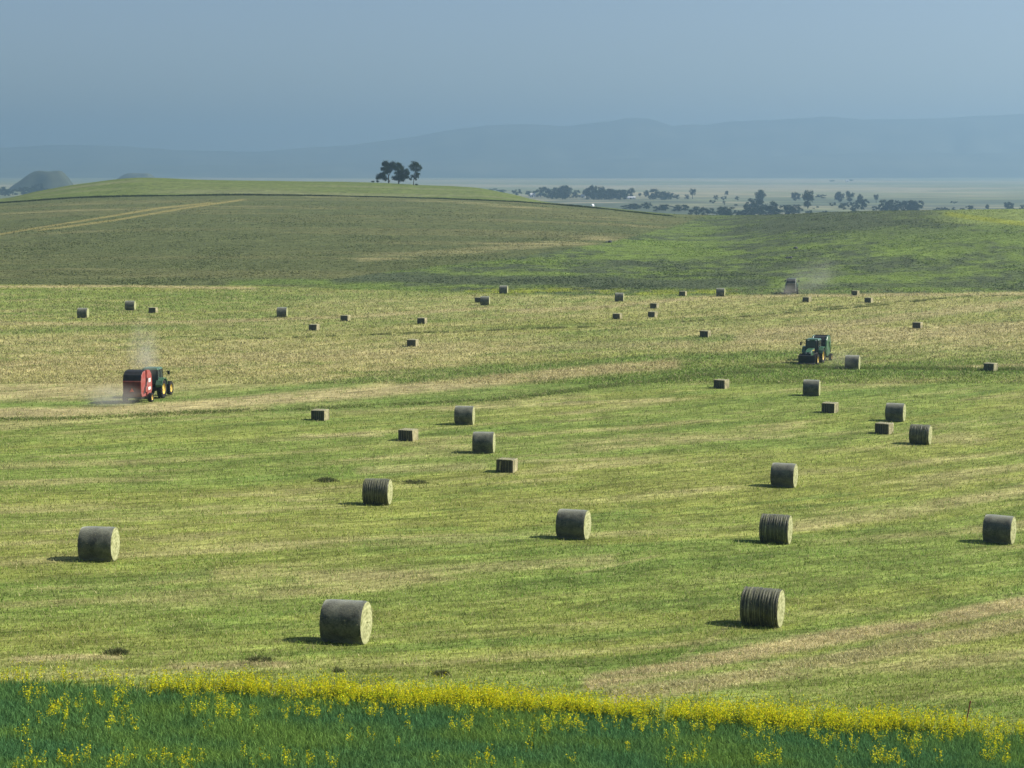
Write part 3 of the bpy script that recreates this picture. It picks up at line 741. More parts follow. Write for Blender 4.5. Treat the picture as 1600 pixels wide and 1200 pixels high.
def square_bale(seed, split=False):
    r_ = np.random.default_rng(seed); root = empty('square_bale', (0,0,0)); W, H, L = 1.2, .88, 1.05
    def body(y0, y1, nm, jit=.014):
        # flakes stacked along the length, x across, y along
        mb = MB(); nfl = max(2, int((y1-y0)/.15)); ed = np.linspace(y0, y1, nfl+1)
        for a, b in zip(ed[:-1], ed[1:]):
            dw, dh = r_.normal(0,.012), r_.normal(0,.010); cx = r_.normal(0,.008)
            mb.box((cx, (a+b)/2, (H+dh)/2), (W+dw, (b-a)*1.02, H+dh))
        me = bpy.data.meshes.new(nm); me.from_pydata(mb.v, [], mb.f)
        bm = bmesh.new(); bm.from_mesh(me); bmesh.ops.bevel(bm, geom=list(bm.edges), offset=.025, segments=1, affect='EDGES')
        for vtx in bm.verts: vtx.co += Vector(r_.normal(0,.006,3))
        bm.to_mesh(me); bm.free(); link(nm, me, sq_hay, root)
    body(-L/2, L/2, 'hay_block')
    for sg in (-1, 1):  # thin end slabs, hay colour darkened to deepen their shade
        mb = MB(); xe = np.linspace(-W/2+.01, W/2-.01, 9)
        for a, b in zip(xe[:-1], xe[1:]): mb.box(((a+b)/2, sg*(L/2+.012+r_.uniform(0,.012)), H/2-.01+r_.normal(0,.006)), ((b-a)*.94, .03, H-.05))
        mb.build('shaded_bale_end', end_shade_hay, root)
    mb = MB()
    for t in np.linspace(-W/2+.1, W/2-.1, 6):
        s = .012
        for c, d in (((t,0,H+.012),(s,L+.09,s)), ((t,-L/2-.045,H/2),(s,s,H+.03)), ((t,L/2+.045,H/2),(s,s,H+.03))): mb.box(c, d)
    mb.build('twine', twine_mat, root)
    if split:      # a loosened flake standing off the near end
        mb = MB(); mb.box((-.28,-L/2-.13,.50),(.10,.10,.62), Matrix.Rotation(.12,3,'Y')); mb.box((0,-L/2-.06,.90),(1.1,.14,.05)); mb.build('loose_flake', straw_mat, root)
    mb = MB()
    for k in range(150):
        x_, y_, z_ = r_.uniform(-W/2,W/2), r_.uniform(-L/2,L/2), r_.uniform(.05,H)
        f = r_.integers(0,2)
        if f == 0: p, nn = Vector((x_,y_,H-.01)), Vector((0,0,1))
        elif f == 1: p, nn = Vector((W/2-.01,y_,z_)), Vector((1,0,0))
        else: p, nn = Vector((x_,-L/2+.01,z_)), Vector((0,-1,0))
        d = (nn*.8+Vector(r_.normal(0,.7,3))).normalized()*r_.uniform(.03,.09); t = d.orthogonal().normalized()*.006
        mb.add([p-t, p+t, p+d], [(0,1,2)])
    tag(mb.build('loose_straw', straw_mat, root), kind='stuff')
    return root
SB = [(789,738,10,'square bale with a split pale front, beside two round bales',1),
      (634,689,8,'square bale casting a short shadow beside the round bales, strings on its front',0),
      (497,657,5,'square bale alone just below the pale straw strip',0),
      (1378,678,20,'square bale standing close beside a dark twine tied round bale',0),
      (1294,645,18,'square bale just below the round bale in front of the green tractor',0),
      (1124,607,16,'square bale on the green strip, on the baler free side of the green tractor',0),
      (1545,580,22,'square bale half hidden by the thick green hay row',0),
      (1100,527,14,'square bale alone behind the green tractor, on dry stubble',0),
      (643,541.5,4,'dark square bale alone on the dry tan stubble',0),
      (1432,513,20,'square bale on the broad tan stubble behind the green tractor',0),
      (489,516.5,4,'square bale between the broken hay row and the far round bales',0),
      (538,501.8,4,'small square bale beside the thin pale track in the far field',0),
      (658,506,5,'small square bale alone at the end of the thin pale track',0),
      (963,498.8,10,'small square bale, the lone one of a loose trio in far field',0),
      (1018,495.8,12,'small square bale in far field, close below another square bale',0),
      (1021,482,12,'small square bale in far field on the thin straw line, above another square bale',0),
      (238,489,1,'small square bale beside the round bale beyond the red baler',0),
      (747,472.5,5,'small square bale partly hidden behind a round bale',0),
      (1066,462.5,12,'tiny square bale at the weedy field edge beside a far round bale',0),
      (1259,472,16,'small square bale just below the dusty grey baler',0),
      (1356,473,18,'small square bale beside the sparse dark hay row',0),
      (1335,461.5,18,'tiny square bale sunk behind the rise under the far dust',0)]
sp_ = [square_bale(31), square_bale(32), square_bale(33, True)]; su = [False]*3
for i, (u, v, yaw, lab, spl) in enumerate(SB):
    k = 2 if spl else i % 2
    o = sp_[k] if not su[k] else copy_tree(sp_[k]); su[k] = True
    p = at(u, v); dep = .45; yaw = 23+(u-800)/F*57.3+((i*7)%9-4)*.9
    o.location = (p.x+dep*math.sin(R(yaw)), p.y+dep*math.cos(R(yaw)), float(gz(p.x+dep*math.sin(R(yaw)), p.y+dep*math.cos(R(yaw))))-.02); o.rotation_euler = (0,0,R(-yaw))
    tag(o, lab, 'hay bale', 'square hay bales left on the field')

# ------------------------------------------------------------------ vehicles
def paint(name, col, rough=.35):
    return noisy(name, col, .12, 2.5, rough, spec=.5, col2=[c*.75+.10 for c in col])
GREENP = paint('green_paint', (.014,.105,.028)); REDP = paint('red_paint', (.34,.035,.022), .5); YELP = paint('yellow_rim', (.80,.56,.06), .5)
BLACKP = noisy('black_panel', (.022,.022,.022), .3, 3, .55); RUB = noisy('tyre_rubber', (.022,.021,.020), .3, 5, .9)
STEEL = noisy('dark_steel', (.06,.058,.055), .3, 4, .6, .4); DUSTY = noisy('dusty_panel', (.16,.15,.135), .25, 2, .9); DUSTYD = noisy('dusty_belt', (.075,.075,.072), .3, 2, .9)
WHITEP = noisy('white_decal', (.75,.74,.70), .08, 4, .5); ORANGE = noisy('reflective_triangle', (.75,.10,.03), .1, 4, .5); REDD = noisy('dark_red_panel', (.11,.022,.018), .3, 3, .6)
SILV = noisy('dusty_side', (.34,.36,.33), .2, 2, .7); LAMP = noisy('lamp_lens', (.55,.55,.52), .1, 5, .15)
GLASS, ntg, bg_ = newmat('cab_glass'); bg_.inputs['Base Color'].default_value = (.03,.05,.055,1); bg_.inputs['Roughness'].default_value = .05; bg_.inputs['Specular IOR Level'].default_value = .6
ng = N(ntg,'ShaderNodeTexNoise'); ng.inputs['Scale'].default_value = 3; mg = N(ntg,'ShaderNodeMapRange'); mg.inputs[3].default_value = .04; mg.inputs[4].default_value = .2
ntg.links.new(ng.outputs[0], mg.inputs[0]); ntg.links.new(mg.outputs[0], bg_.inputs['Roughness'])

def wheel(parent, name, c, rad, wd, rim_mat, lugs=20):
    e = empty(name, c); e.parent = parent
    mb = MB(); h = wd/2
    mb.lathe([(rad*.58,-h*.9),(rad*.80,-h),(rad*.93,-h*.92),(rad*.97,-h*.5),(rad*.97,h*.5),(rad*.93,h*.92),(rad*.80,h),(rad*.58,h*.9),(rad*.58,-h*.9)], 32)
    for k in range(lugs):
        for sd in (-1,1):
            a = 2*math.pi*(k+(.5 if sd > 0 else 0))/lugs
            rot = Matrix.Rotation(-a,3,'Y') @ Matrix.Rotation(sd*.6,3,'X')
            mb.box((math.cos(a)*rad*.985, sd*h*.48, math.sin(a)*rad*.985), (rad*.055, h*1.0, rad*.09), rot)
    mb.build('tyre', RUB, e)
    mb = MB()
    for sd in (-1,1):
        mb.lathe([(rad*.60,sd*h*.82),(rad*.55,sd*h*.78),(rad*.48,sd*h*.35),(rad*.22,sd*h*.30),(rad*.17,sd*h*.62),(.001,sd*h*.62)], 28)
    mb.build('rim', rim_mat, e, smooth=False)
    mb = MB()
    for k in range(8):
        a = 2*math.pi*k/8
        for sd in (-1,1): mb.tube((math.cos(a)*rad*.33,sd*h*.30,math.sin(a)*rad*.33),(math.cos(a)*rad*.33,sd*h*.40,math.sin(a)*rad*.33),.022,n=6)
    tag(mb.build('wheel_bolts', STEEL, e), kind='stuff')
    return e

def tractor(loc, az, label, loader=False):
    t = empty('tractor', loc, R(90)-az)        # local +x is forward
    tag(t, label, 'tractor', 'tractors pulling balers')
    for sy in (-1,1):
        wheel(t, 'rear_wheel', (0, sy*.92, .86), .86, .50, YELP, 22)
        wheel(t, 'front_wheel', (2.55, sy*.88, .64), .64, .40, YELP, 18)
    MB().box((1.2,0,.80),(3.0,.50,.42)).box((.0,0,.86),(.5,1.5,.32)).box((2.55,0,.64),(.30,1.45,.22)).box((-.5,0,.55),(.8,.14,.10)).box((.95,.55,.75),(.7,.45,.45)).box((.95,-.55,.75),(.7,.45,.45)).build('chassis', STEEL, t, bevel=.02)
    hood = [(.95,1.02),(.95,1.80),(1.6,1.80),(2.5,1.70),(3.02,1.52),(3.15,1.25),(3.12,1.02)]
    hd = MB().prism(hood, -.36, .36).build('hood', GREENP, t, bevel=.05)
    MB().prism([(3.06,1.04),(3.19,1.25),(3.10,1.46),(3.02,1.46),(3.02,1.04)], -.30, .30).build('grille', BLACKP, hd)
    for sy in (-1,1):
        MB().box((3.135,sy*.19,1.40),(.06,.17,.09)).build('headlight', LAMP, hd)
        MB().box((1.75,sy*.368,1.38),(1.1,.016,.26)).build('side_grille', BLACKP, hd)
        MB().box((1.9,sy*.372,1.62),(1.2,.012,.06)).build('yellow_stripe', YELP, hd)
    cab = MB()
    for sy in (-1,1):
        cab.prism([(.92,1.05),(.82,2.62),(.90,2.62),(1.02,1.05)], sy*.72-.035, sy*.72+.035)
        cab.prism([(.18,1.1),(.12,2.62),(.20,2.62),(.27,1.1)], sy*.74-.035, sy*.74+.035)
        cab.prism([(-.62,1.35),(-.52,2.62),(-.44,2.62),(-.52,1.35)], sy*.72-.035, sy*.72+.035)
        cab.box((.2,sy*.72,1.08),(1.5,.06,.14))
    cab.box((.97,0,1.10),(.10,1.44,.12)).box((-.57,0,1.36),(.10,1.44,.10)).box((.15,0,2.60),(1.4,1.5,.06))
    cb = cab.build('cab', BLACKP, t)
    MB().box((.16,0,2.72),(1.62,1.56,.18),taper=.86).build('roof', GREENP, cb, bevel=.04)
    MB().prism([(.93,1.16),(.84,2.56),(.86,2.56),(.955,1.16)], -.68, .68).build('windscreen', GLASS, cb)
    MB().prism([(-.585,1.42),(-.49,2.56),(-.475,2.56),(-.57,1.42)], -.68, .68).build('rear_window', GLASS, cb)
    for sy in (-1,1):
        MB().prism([(.27,1.16),(.21,2.56),(.82,2.56),(.92,1.16)], sy*.72-.012, sy*.72+.012).build('side_window', GLASS, cb)
        MB().prism([(-.52,1.42),(-.44,2.56),(.12,2.56),(.17,1.42)], sy*.72-.012, sy*.72+.012).build('side_window', GLASS, cb)
        # fender over the rear wheel
        pr_ = [(-.80,1.05),(-.92,1.30),(-.66,1.68),(-.20,1.90),(.40,1.86),(.78,1.55),(.86,1.20),(.78,1.20),(.70,1.48),(.36,1.76),(-.18,1.80),(-.60,1.60),(-.82,1.28)]
        MB().prism(pr_, sy*.92-.30, sy*.92+.30).build('fender', GREENP, t)
        m_ = MB().tube((.90,sy*.75,2.30),(1.02,sy*1.22,2.38),.018).build('mirror_arm', BLACKP, cb)
        MB().box((1.02,sy*1.28,2.26),(.05,.22,.36)).build('mirror', BLACKP, m_)
        MB().box((.97,sy*.45,2.66),(.10,.2,.09)).build('work_lamp', LAMP, cb)
    MB().tube((1.10,.46,1.2),(1.10,.50,2.45),.05,.05,10).tube((1.10,.50,2.45),(1.04,.50,2.60),.05,.05,10).build('exhaust', STEEL, t)
    MB().box((.05,0,1.45),(.5,.5,.14)).box((-.2,0,1.85),(.14,.5,.8)).build('seat', BLACKP, cb)
    if loader:
        ld = MB()
        for sy in (-1,1):
            ld.prism([(1.05,1.0),(1.05,1.35),(2.4,1.28),(3.75,.72),(3.70,.55),(2.35,1.02)], sy*.62-.06, sy*.62+.06)
        ld.tube((3.0,-.62,.95),(3.0,.62,.95),.06)
        arm = ld.build('loader_arms', STEEL, t)
        MB().prism([(3.62,.30),(3.62,1.15),(3.72,1.20),(3.85,1.15),(3.78,.42),(4.45,.30),(4.45,.24),(3.70,.24)], -.95, .95).build('bucket', BLACKP, arm)
    return t

DR = [(-1.40,.62),(-1.64,.95),(-1.66,2.05),(-1.52,2.55),(-1.10,2.84),(-.20,2.92),(.65,2.82),(1.12,2.45),(1.28,1.70),(1.24,1.02),(.90,.60),(-.2,.50)]
def baler(loc, az, label, body, side, rear_top, rear_low, rim_mat, decals=False, tri=True):
    t = empty('round_baler', loc, R(90)-az); tag(t, label, 'baler', 'round balers behind tractors')
    inner = [(x*.97-.01, .62+(z-.62)*.975+.02) for x, z in DR]
    MB().prism(inner, -.72, .72).build('chamber', BLACKP, t)
    for sy in (-1,1):
        f = [p for p in DR if p[0] <= -.19]; q = [(-.16,.52)]+[p for p in DR if p[0] > -.19 and p[0] < 0]*0
        rear = [(-1.36,.62),(-1.58,.95),(-1.60,2.05),(-1.46,2.52),(-1.06,2.80),(-.34,2.90),(-.30,.58)]
        frnt = [(-.18,.50),(-.22,2.94),(.65,2.84),(1.12,2.47),(1.28,1.70),(1.24,1.02),(.90,.60)]
        MB().prism(rear, sy*.78-.06, sy*.78+.06).build('tailgate_side', side, t, bevel=.02)
        MB().prism(frnt, sy*.82-.10, sy*.82+.10).build('side_shield', side, t, bevel=.03)
        MB().box((.1,sy*.935,1.2),(1.5,.03,.5)).build('lower_panel', side, t, bevel=.01)
        wheel(t, 'baler_wheel', (0, sy*1.18, .42), .42, .34, rim_mat, 14)
        if decals:
            MB().box((.42,sy*.955,1.95),(.62,.02,.34)).build('decal', WHITEP, t)
            MB().box((.35,sy*.962,1.22),(.70,.02,.26)).build('decal', WHITEP, t)
        MB().box((-1.62,sy*.66,1.30),(.06,.12,.14)).build('tail_lamp', ORANGE, t)
        MB().tube((-1.1,sy*.93,.9),(-.1,sy*.95,2.2),.045,n=8).build('gate_cylinder', STEEL, t)
    g = MB()
    for i, (a, b) in enumerate(zip([(-1.69,2.08),(-1.55,2.58),(-1.12,2.88)], [(-1.55,2.58),(-1.12,2.88),(-.25,2.96)])):
        g.prism([a, b, (b[0]+.04,b[1]-.06), (a[0]+.06,a[1]-.02)], -.82, .82)
    g.build('upper_belts', rear_top, t)
    g = MB().prism([(-1.44,.62),(-1.68,.95),(-1.69,2.0),(-1.62,2.0),(-1.60,1.0),(-1.38,.66)], -.82, .82)
    lo = g.build('lower_gate', rear_low, t)
    MB().box((-1.70,0,2.04),(.10,1.66,.07)).build('gate_rail', side, lo); MB().box((-1.70,0,1.55),(.06,1.60,.05)).build('gate_rail', rear_low, lo)
    if tri:
        MB().add([(-1.725,-.20,1.10),(-1.725,.20,1.10),(-1.725,0,1.45),(-1.70,-.20,1.10),(-1.70,.20,1.10),(-1.70,0,1.45)], [(0,1,2),(5,4,3),(0,3,4,1),(1,4,5,2),(2,5,3,0)]).build('slow_vehicle_triangle', ORANGE, lo)
    MB().box((0,0,.42),(.14,2.1,.14)).box((1.2,0,.62),(.3,1.5,.16)).box((-.6,.68,.5),(1.4,.08,.14)).box((-.6,-.68,.5),(1.4,.08,.14)).build('axle_frame', STEEL, t)
    MB().prism([(1.05,.70),(3.5,.58),(3.5,.46),(1.05,.52)], -.14, .14).build('drawbar', side, t)
    pk = MB().lathe([(.05,-.80),(.24,-.80),(.24,.80),(.05,.80)], 14, (1.35,0,.36))
    for k in range(10):
        a = 2*math.pi*k/10
        for yy_ in np.linspace(-.7,.7,6): pk.tube((1.35+.22*math.cos(a),yy_,.36+.22*math.sin(a)),(1.35+.33*math.cos(a),yy_,.36+.33*math.sin(a)),.008,n=4)
    pk.build('pickup_reel', STEEL, t)
    MB().tube((1.2,0,.95),(3.4,0,.80),.06).build('drive_shaft', YELP, t)
    return t

def rig(u, v, az_deg, tl, bl, loader, **kw):
    p = at(u, v); az = R(az_deg); d = Vector((math.sin(az), math.cos(az), 0))
    b = baler((p.x,p.y,p.z), az, bl, **kw)
    q = p+d*4.1; q.z = float(gz(q.x,q.y)); return b, tractor(q, az, tl, loader), p, q
rig(216, 628, 7, 'green tractor with yellow wheels pulling the red round baler', 'red round baler with dark tailgate trailing pale dust', False,
    body=REDP, side=REDP, rear_top=BLACKP, rear_low=REDD, rim_mat=YELP, decals=True)
# second rig drives towards us: place by the tractor, baler behind it
az = R(200.5); d = Vector((math.sin(az), math.cos(az), 0)); q = at(1271, 567)
tractor(q, az, 'green tractor with front loader facing us, pulling a green baler', True)
b_ = q-d*4.1; b_.z = float(gz(b_.x,b_.y))
baler(b_, az, 'green round baler behind the green loader tractor', GREENP, GREENP, BLACKP, GREENP, YELP, False)
rig(1236, 459.5, 10, 'far tractor hidden in front of the dusty grey baler', 'far grey dusty round baler seen from behind', False,
    body=DUSTY, side=SILV, rear_top=DUSTYD, rear_low=DUSTY, rim_mat=DUSTYD, tri=False)

# leaning rusty stake in the flowers
p = at(1507, 1136); st = MB().tube((0,0,-.1),(.17,.05,.78),.020,.018,8).tube((.15,.044,.70),(.172,.05,.785),.026,.026,8)
tag(st.build('stake', noisy('rusty_stake', (.20,.055,.04), .35, 9, .8), loc=p), 'thin leaning rusty stake at the thin end of yellow flowers', 'stake')

# rocks in the weedy field
rock_mat = noisy('field_rock', (.10,.10,.10), .6, 1.5, .95, bump=.4)
def rock(u, v, s, label, seed):
    r_ = np.random.default_rng(seed); bm = bmesh.new(); bmesh.ops.create_icosphere(bm, subdivisions=2, radius=1)
    for vt in bm.verts:
        c_ = vt.co.normalized(); k = .75+.5*float(vnoise(c_.x*1.7+seed, c_.y*1.7+c_.z, seed)); vt.co = Vector((c_.x*s*.6*k, c_.y*s*.5*k, (c_.z*.5+.30)*s*.75*k))
    me = bpy.data.meshes.new('rock'); bm.to_mesh(me); bm.free()
    tag(link('rock', me, rock_mat, loc=at(u, v)), label, 'rock', 'rocks in the weedy field')
rock(1243,389,.95,'dark rock with pale side in the weedy green field',3)
rock(1230,404,.75,'small dark rock, one of a pair below the larger rock',4)
rock(1235,404,.85,'dark rock, the bigger of a close pair in weedy field',5)
rock(953,379,1.0,'dark rock where the mown slope meets the weedy field',6)
rock(948,379,.6,'small dark rock at the mown slope edge',7)

# ------------------------------------------------------------------ trees
leaf_dark = blade_mat('leaf_dark', .25, .3); leaf_far = blade_mat('leaf_far', .2, .3)
bark = noisy('bark', (.055,.045,.035), .3, 1.5, .95)
def crown_mesh(name, clumps, per, leaf, base, seed, squash=.85):
    r_ = np.random.default_rng(seed); P, C = [], []
    for (cx, cy, cz, cr) in clumps:
        n = max(20, int(per*cr*cr)); d = r_.normal(0,1,(n,3)); d /= np.linalg.norm(d,axis=1)[:,None]
        rad = cr*r_.random(n)**.42*(.7+.5*r_.random(n)); P.append(np.array([cx,cy,cz])+d*rad[:,None]*np.array([1,1,squash]))
        C.append(np.array(base)*r_.uniform(.7,1.35)*r_.uniform(.7,1.3,n)[:,None])
    P = np.concatenate(P); C = np.concatenate(C); q = len(P); s = (leaf*r_.uniform(.6,1.3,q))[:,None]
    d1 = r_.normal(0,1,(q,3)); d1 /= np.linalg.norm(d1,axis=1)[:,None]; d2 = r_.normal(0,1,(q,3)); d2 -= (d2*d1).sum(1)[:,None]*d1; d2 /= np.linalg.norm(d2,axis=1)[:,None]
    W = np.stack([P+d1*s, P+d2*s*.55, P-d1*s, P-d2*s*.55],1).reshape(-1,3)
    return mesh_np(name, W, np.arange(4*q).reshape(q,4), np.repeat(C,4,0))
def trunk_mesh(name, segs):
    mb = MB()
    for a, b, r0, r1 in segs: mb.tube(a, b, r0, r1, 8)
    me = bpy.data.meshes.new(name); me.from_pydata(mb.v, [], mb.f); return me

# three trees on the crest, traced clump by clump
def crest_tree(u, v, clumps, trunk, label, seed, per=150):
    p = at(u, v); k = p.y/F; o = empty('tree', p); r_ = random.Random(seed)
    z = lambda a: ((570+a[0]/14.55-u)*k, (v-(235+a[1]/14.55))*k)
    cl = []
    for c_ in clumps:
        x_, z_ = z(c_); cl.append((x_, r_.uniform(-1.5,1.5), z_, c_[2]/14.55*k*1.18))
    link('crown', crown_mesh('crown', cl, per, .26, (.030,.044,.018), seed), leaf_dark, o)
    sg = []
    for a, b, r0, r1 in trunk:
        xa, za = z(a); xb, zb = z(b); sg.append(((xa,0,za),(xb,r_.uniform(-.6,.6),zb), r0, r1))
    link('trunk', trunk_mesh('trunk', sg), bark, o)
    tag(o, label, 'tree', 'trees on the hill crest')
crest_tree(607.3, 284.3, [(480,280,75),(425,300,45),(540,330,80),(500,390,80),(420,400,55),(640,290,70),(660,360,85),(730,380,70),(790,320,55),(760,290,45),(560,440,60),(330,570,70),(390,530,65),(430,590,65),(290,605,45),(470,620,50),(480,480,60)],
           [((545,718),(540,560),.32,.24),((540,560),(500,400),.22,.10),((540,560),(640,380),.2,.08),((540,640),(380,570),.16,.07),((560,660),(540,690),.4,.45)], 'dark spreading tree with low side branches at one end of the crest trees', 61)
crest_tree(623.2, 286, [(800,470,75),(850,430,55),(780,560,90),(850,540,80),(720,620,60),(800,640,65),(660,610,45),(700,500,35),(880,600,60),(860,660,45),(840,380,50),(950,450,55),(980,500,50),(940,540,60),(970,590,45)],
           [((770,742),(775,600),.36,.22),((775,600),(820,450),.2,.08),((780,620),(950,500),.14,.06)], 'bushy middle tree of the crest trees', 62)
crest_tree(646, 289.5, [(1120,310,70),(1060,370,55),(1150,370,60),(1190,320,50),(1230,360,45),(1270,400,38),(1240,450,45),(1100,430,55),(1180,450,55),(1180,540,55),(1220,550,40),(1080,590,45),(1040,650,35),(1140,620,40),(1200,605,35),(1165,660,25)],
           [((1105,795),(1120,640),.20,.16),((1120,640),(1150,420),.15,.07),((1120,640),(1070,560),.09,.05),((1130,600),(1220,520),.08,.04)], 'slim open tree standing apart on the crest', 63, 105)
def shrub(u, v, wpx, hpx, label, seed):
    p = at(u, v); k = p.y/F; r_ = np.random.default_rng(seed); w_, h_ = wpx*k/2, hpx*k
    cl = [(r_.uniform(-.6,.6)*w_, r_.uniform(-.5,.5)*w_, h_*r_.uniform(.35,.7), h_*r_.uniform(.3,.5)) for _ in range(7)]
    o = empty('shrub', p); link('foliage', crown_mesh('foliage', cl, 160, .20, (.032,.045,.02), seed), leaf_dark, o); link('stem', trunk_mesh('stem', [((0,0,-.2),(0,0,h_*.6),.08,.04)]), bark, o)
    tag(o, label, 'shrub', 'low shrubs on the crest')
shrub(582.5,284.4,7,3,'low dark shrub beside the spreading crest tree',1)
shrub(590,284.4,5,4,'small shrub tucked under the low branches',2)
shrub(651,290,5,3,'tiny shrub at the foot of the slim crest tree',3)

# valley trees
def far_tree(seed, kind):
    r_ = np.random.default_rng(seed); o = empty('tree', (0,0,0)); cl = []
    n = 20
    for k in range(n):
        a = r_.uniform(0,2*math.pi); q = r_.random()**.6
        if kind == 0: zc = r_.uniform(.16,.88); wr = .40*math.sin(math.pi*min(1,max(.05,(zc-.1)/.95)))**.6; r0 = r_.uniform(.12,.20)
        elif kind == 1: zc = r_.uniform(.08,.84); wr = .50*math.sin(math.pi*min(1,(zc+.12)/1.1))**.5; r0 = r_.uniform(.09,.19)
        else: zc = r_.uniform(.45,.90); wr = .34; r0 = r_.uniform(.10,.16)
        cl.append((wr*q*math.cos(a), wr*q*math.sin(a), zc, r0))
    link('crown', crown_mesh('crown', cl, 5200 if kind != 2 else 4200, .036, (.028,.042,.020), seed, 1.0), leaf_far, o)
    link('trunk', trunk_mesh('trunk', [((0,0,-.03),(0,0,.45),.035,.022),((0,0,.4),(.12,.05,.7),.018,.008),((0,0,.35),(-.12,-.04,.68),.018,.008)]), bark, o)
    return o
VT = [(808,305,10,14,1),(826,306,9,10,1),(845,308,16,22,1),(862,309,17,20,1),(882,310,21,24,0),(900,309,12,14,1),(914,309,14,14,0),(925,311,22,18,0),(940,311,19,16,0),(955,312,18,18,1),(970,312,18,18,1),(985,310,16,14,0),
      (1000,309,8,6,2),(1010,308,11,9,0),(1025,311,16,22,1),(1040,312,14,18,1),(1057,311,8,10,1),(1073,311,7,8,1),(1082,311,17,15,2),(1135,309,11,9,2),(1118,312,7,8,1),(1131,313,7,8,1),(1152,313,7,8,1),
      (985,327,9,26,1),(1000,326,8,22,1),(1040,329,11,26,1),(1062,330,10,24,1),(1088,336,14,26,1),(1105,337,14,22,1),(1135,339,16,28,1),(1152,337,9,14,1),(1187,318,22,20,0),(1178,324,14,22,1),(1197,330,18,34,1),(1175,339,16,28,1),(1208,338,16,28,1),
      (1230,337,18,24,1),(1243,314,14,15,0),(1262,326,28,22,0),(1265,338,10,12,1),(1283,310,7,16,1),(1288,337,8,10,1),(1301,322,6,10,1),(1311,316,17,17,0),(1328,316,17,17,0),(1342,318,15,14,0),(1350,328,20,17,1),(1335,334,12,15,1),
      (1369,317,14,11,2),(1369,329,8,14,1),(1384,331,19,20,1),(1399,331,20,22,1),(1414,331,20,22,1),(1428,331,18,18,1),(1472,331,7,22,1),(1515,329,9,16,1),(1504,331,6,10,1),(1543,327,8,8,0),(1576,329,14,16,0),(1598,330,10,10,1),
      (4,304,13,20,1),(20,305,11,18,1),(36,304,12,18,1),(60,303,17,17,1),(49,304,12,12,1),(71,302,8,12,1),(770,300,6,16,1),(785,303,8,14,1),(133,276,3,10,1),(565,277,4,6,0),(1300,284,3,8,1),(1330,283,3,8,1),(1490,318,4,10,1)]
r9 = np.random.default_rng(99)
for (ua, ub, va, vb, cnt, hh) in [(838,905,307,312,10,14),(915,1000,309,313,14,15),(1010,1050,310,313,5,11),(1085,1160,334,339,9,12),(1165,1240,331,339,12,14),(1378,1434,329,332,6,18),(975,1075,325,331,8,9),(0,75,302,307,7,11),(1300,1352,315,330,5,12),(1440,1600,328,332,7,6),(1100,1180,316,326,8,5),(1200,1300,316,330,8,5)]:
    for _ in range(int(cnt*.75)):
        h_ = hh*r9.uniform(.35,1.15); VT.append((r9.uniform(ua,ub), r9.uniform(va,vb), h_, h_*r9.uniform(1.1,1.7), 1))
def tree_label(u, v, kd, hp):
    where = 'beside the flat topped hill' if u < 100 else 'far out on the open plain' if v < 290 else 'just behind the green hill shoulder' if u < 800 else \
        'by the tiny white farm building' if u < 840 else 'in the dense grove by the white shed' if u < 1003 and v < 316 else 'in the low belt below the dense grove' if u < 1080 and v > 320 else \
        'at the thin end of the grove' if u < 1075 else 'alone between two groves' if u < 1160 and v < 330 else 'in the belt touching the weedy hill edge' if u < 1160 else \
        'in the tall clump behind the weedy hill' if u < 1238 else 'by the tall double tree' if u < 1292 else 'in the row of rounded trees' if u < 1360 else \
        'in the dense square wood' if u > 1376 and u < 1438 else 'on the open ground beyond the yellow green field corner' if u > 1438 else 'near the dense square wood'
    look = {0: 'tall rounded tree', 1: 'bushy tree' if hp > 9 else 'low hazy bush', 2: 'thin trunked open tree'}[kd]
    return 'hazy ' + look.replace('hazy ', '') + ' ' + where
TL = {0: 'rounded tall tree standing in the hazy valley tree line', 1: 'low bushy tree in the hazy valley tree line', 2: 'thin trunked open tree in the hazy valley'}
ftp = {(k, j): far_tree(100+10*k+j, k) for k in range(3) for j in range(3)}; seen = set()
for i, (u, v, hp, wp, kd) in enumerate(VT):
    key = (kd, i % 3); o = ftp[key] if key not in seen else copy_tree(ftp[key]); seen.add(key)
    p = at_plain(u, v); k = p.y/F; H_ = hp*k/.98; W_ = wp*k/.92
    o.location = (p.x, p.y, p.z); o.scale = (W_, W_, H_); o.rotation_euler = (0,0,i*2.4)
    tag(o, tree_label(u, v, kd, hp), 'tree', 'trees standing in the valley')
for key, o in ftp.items():
    if key not in seen:
        for ch in list(o.children): bpy.data.objects.remove(ch)
        bpy.data.objects.remove(o)

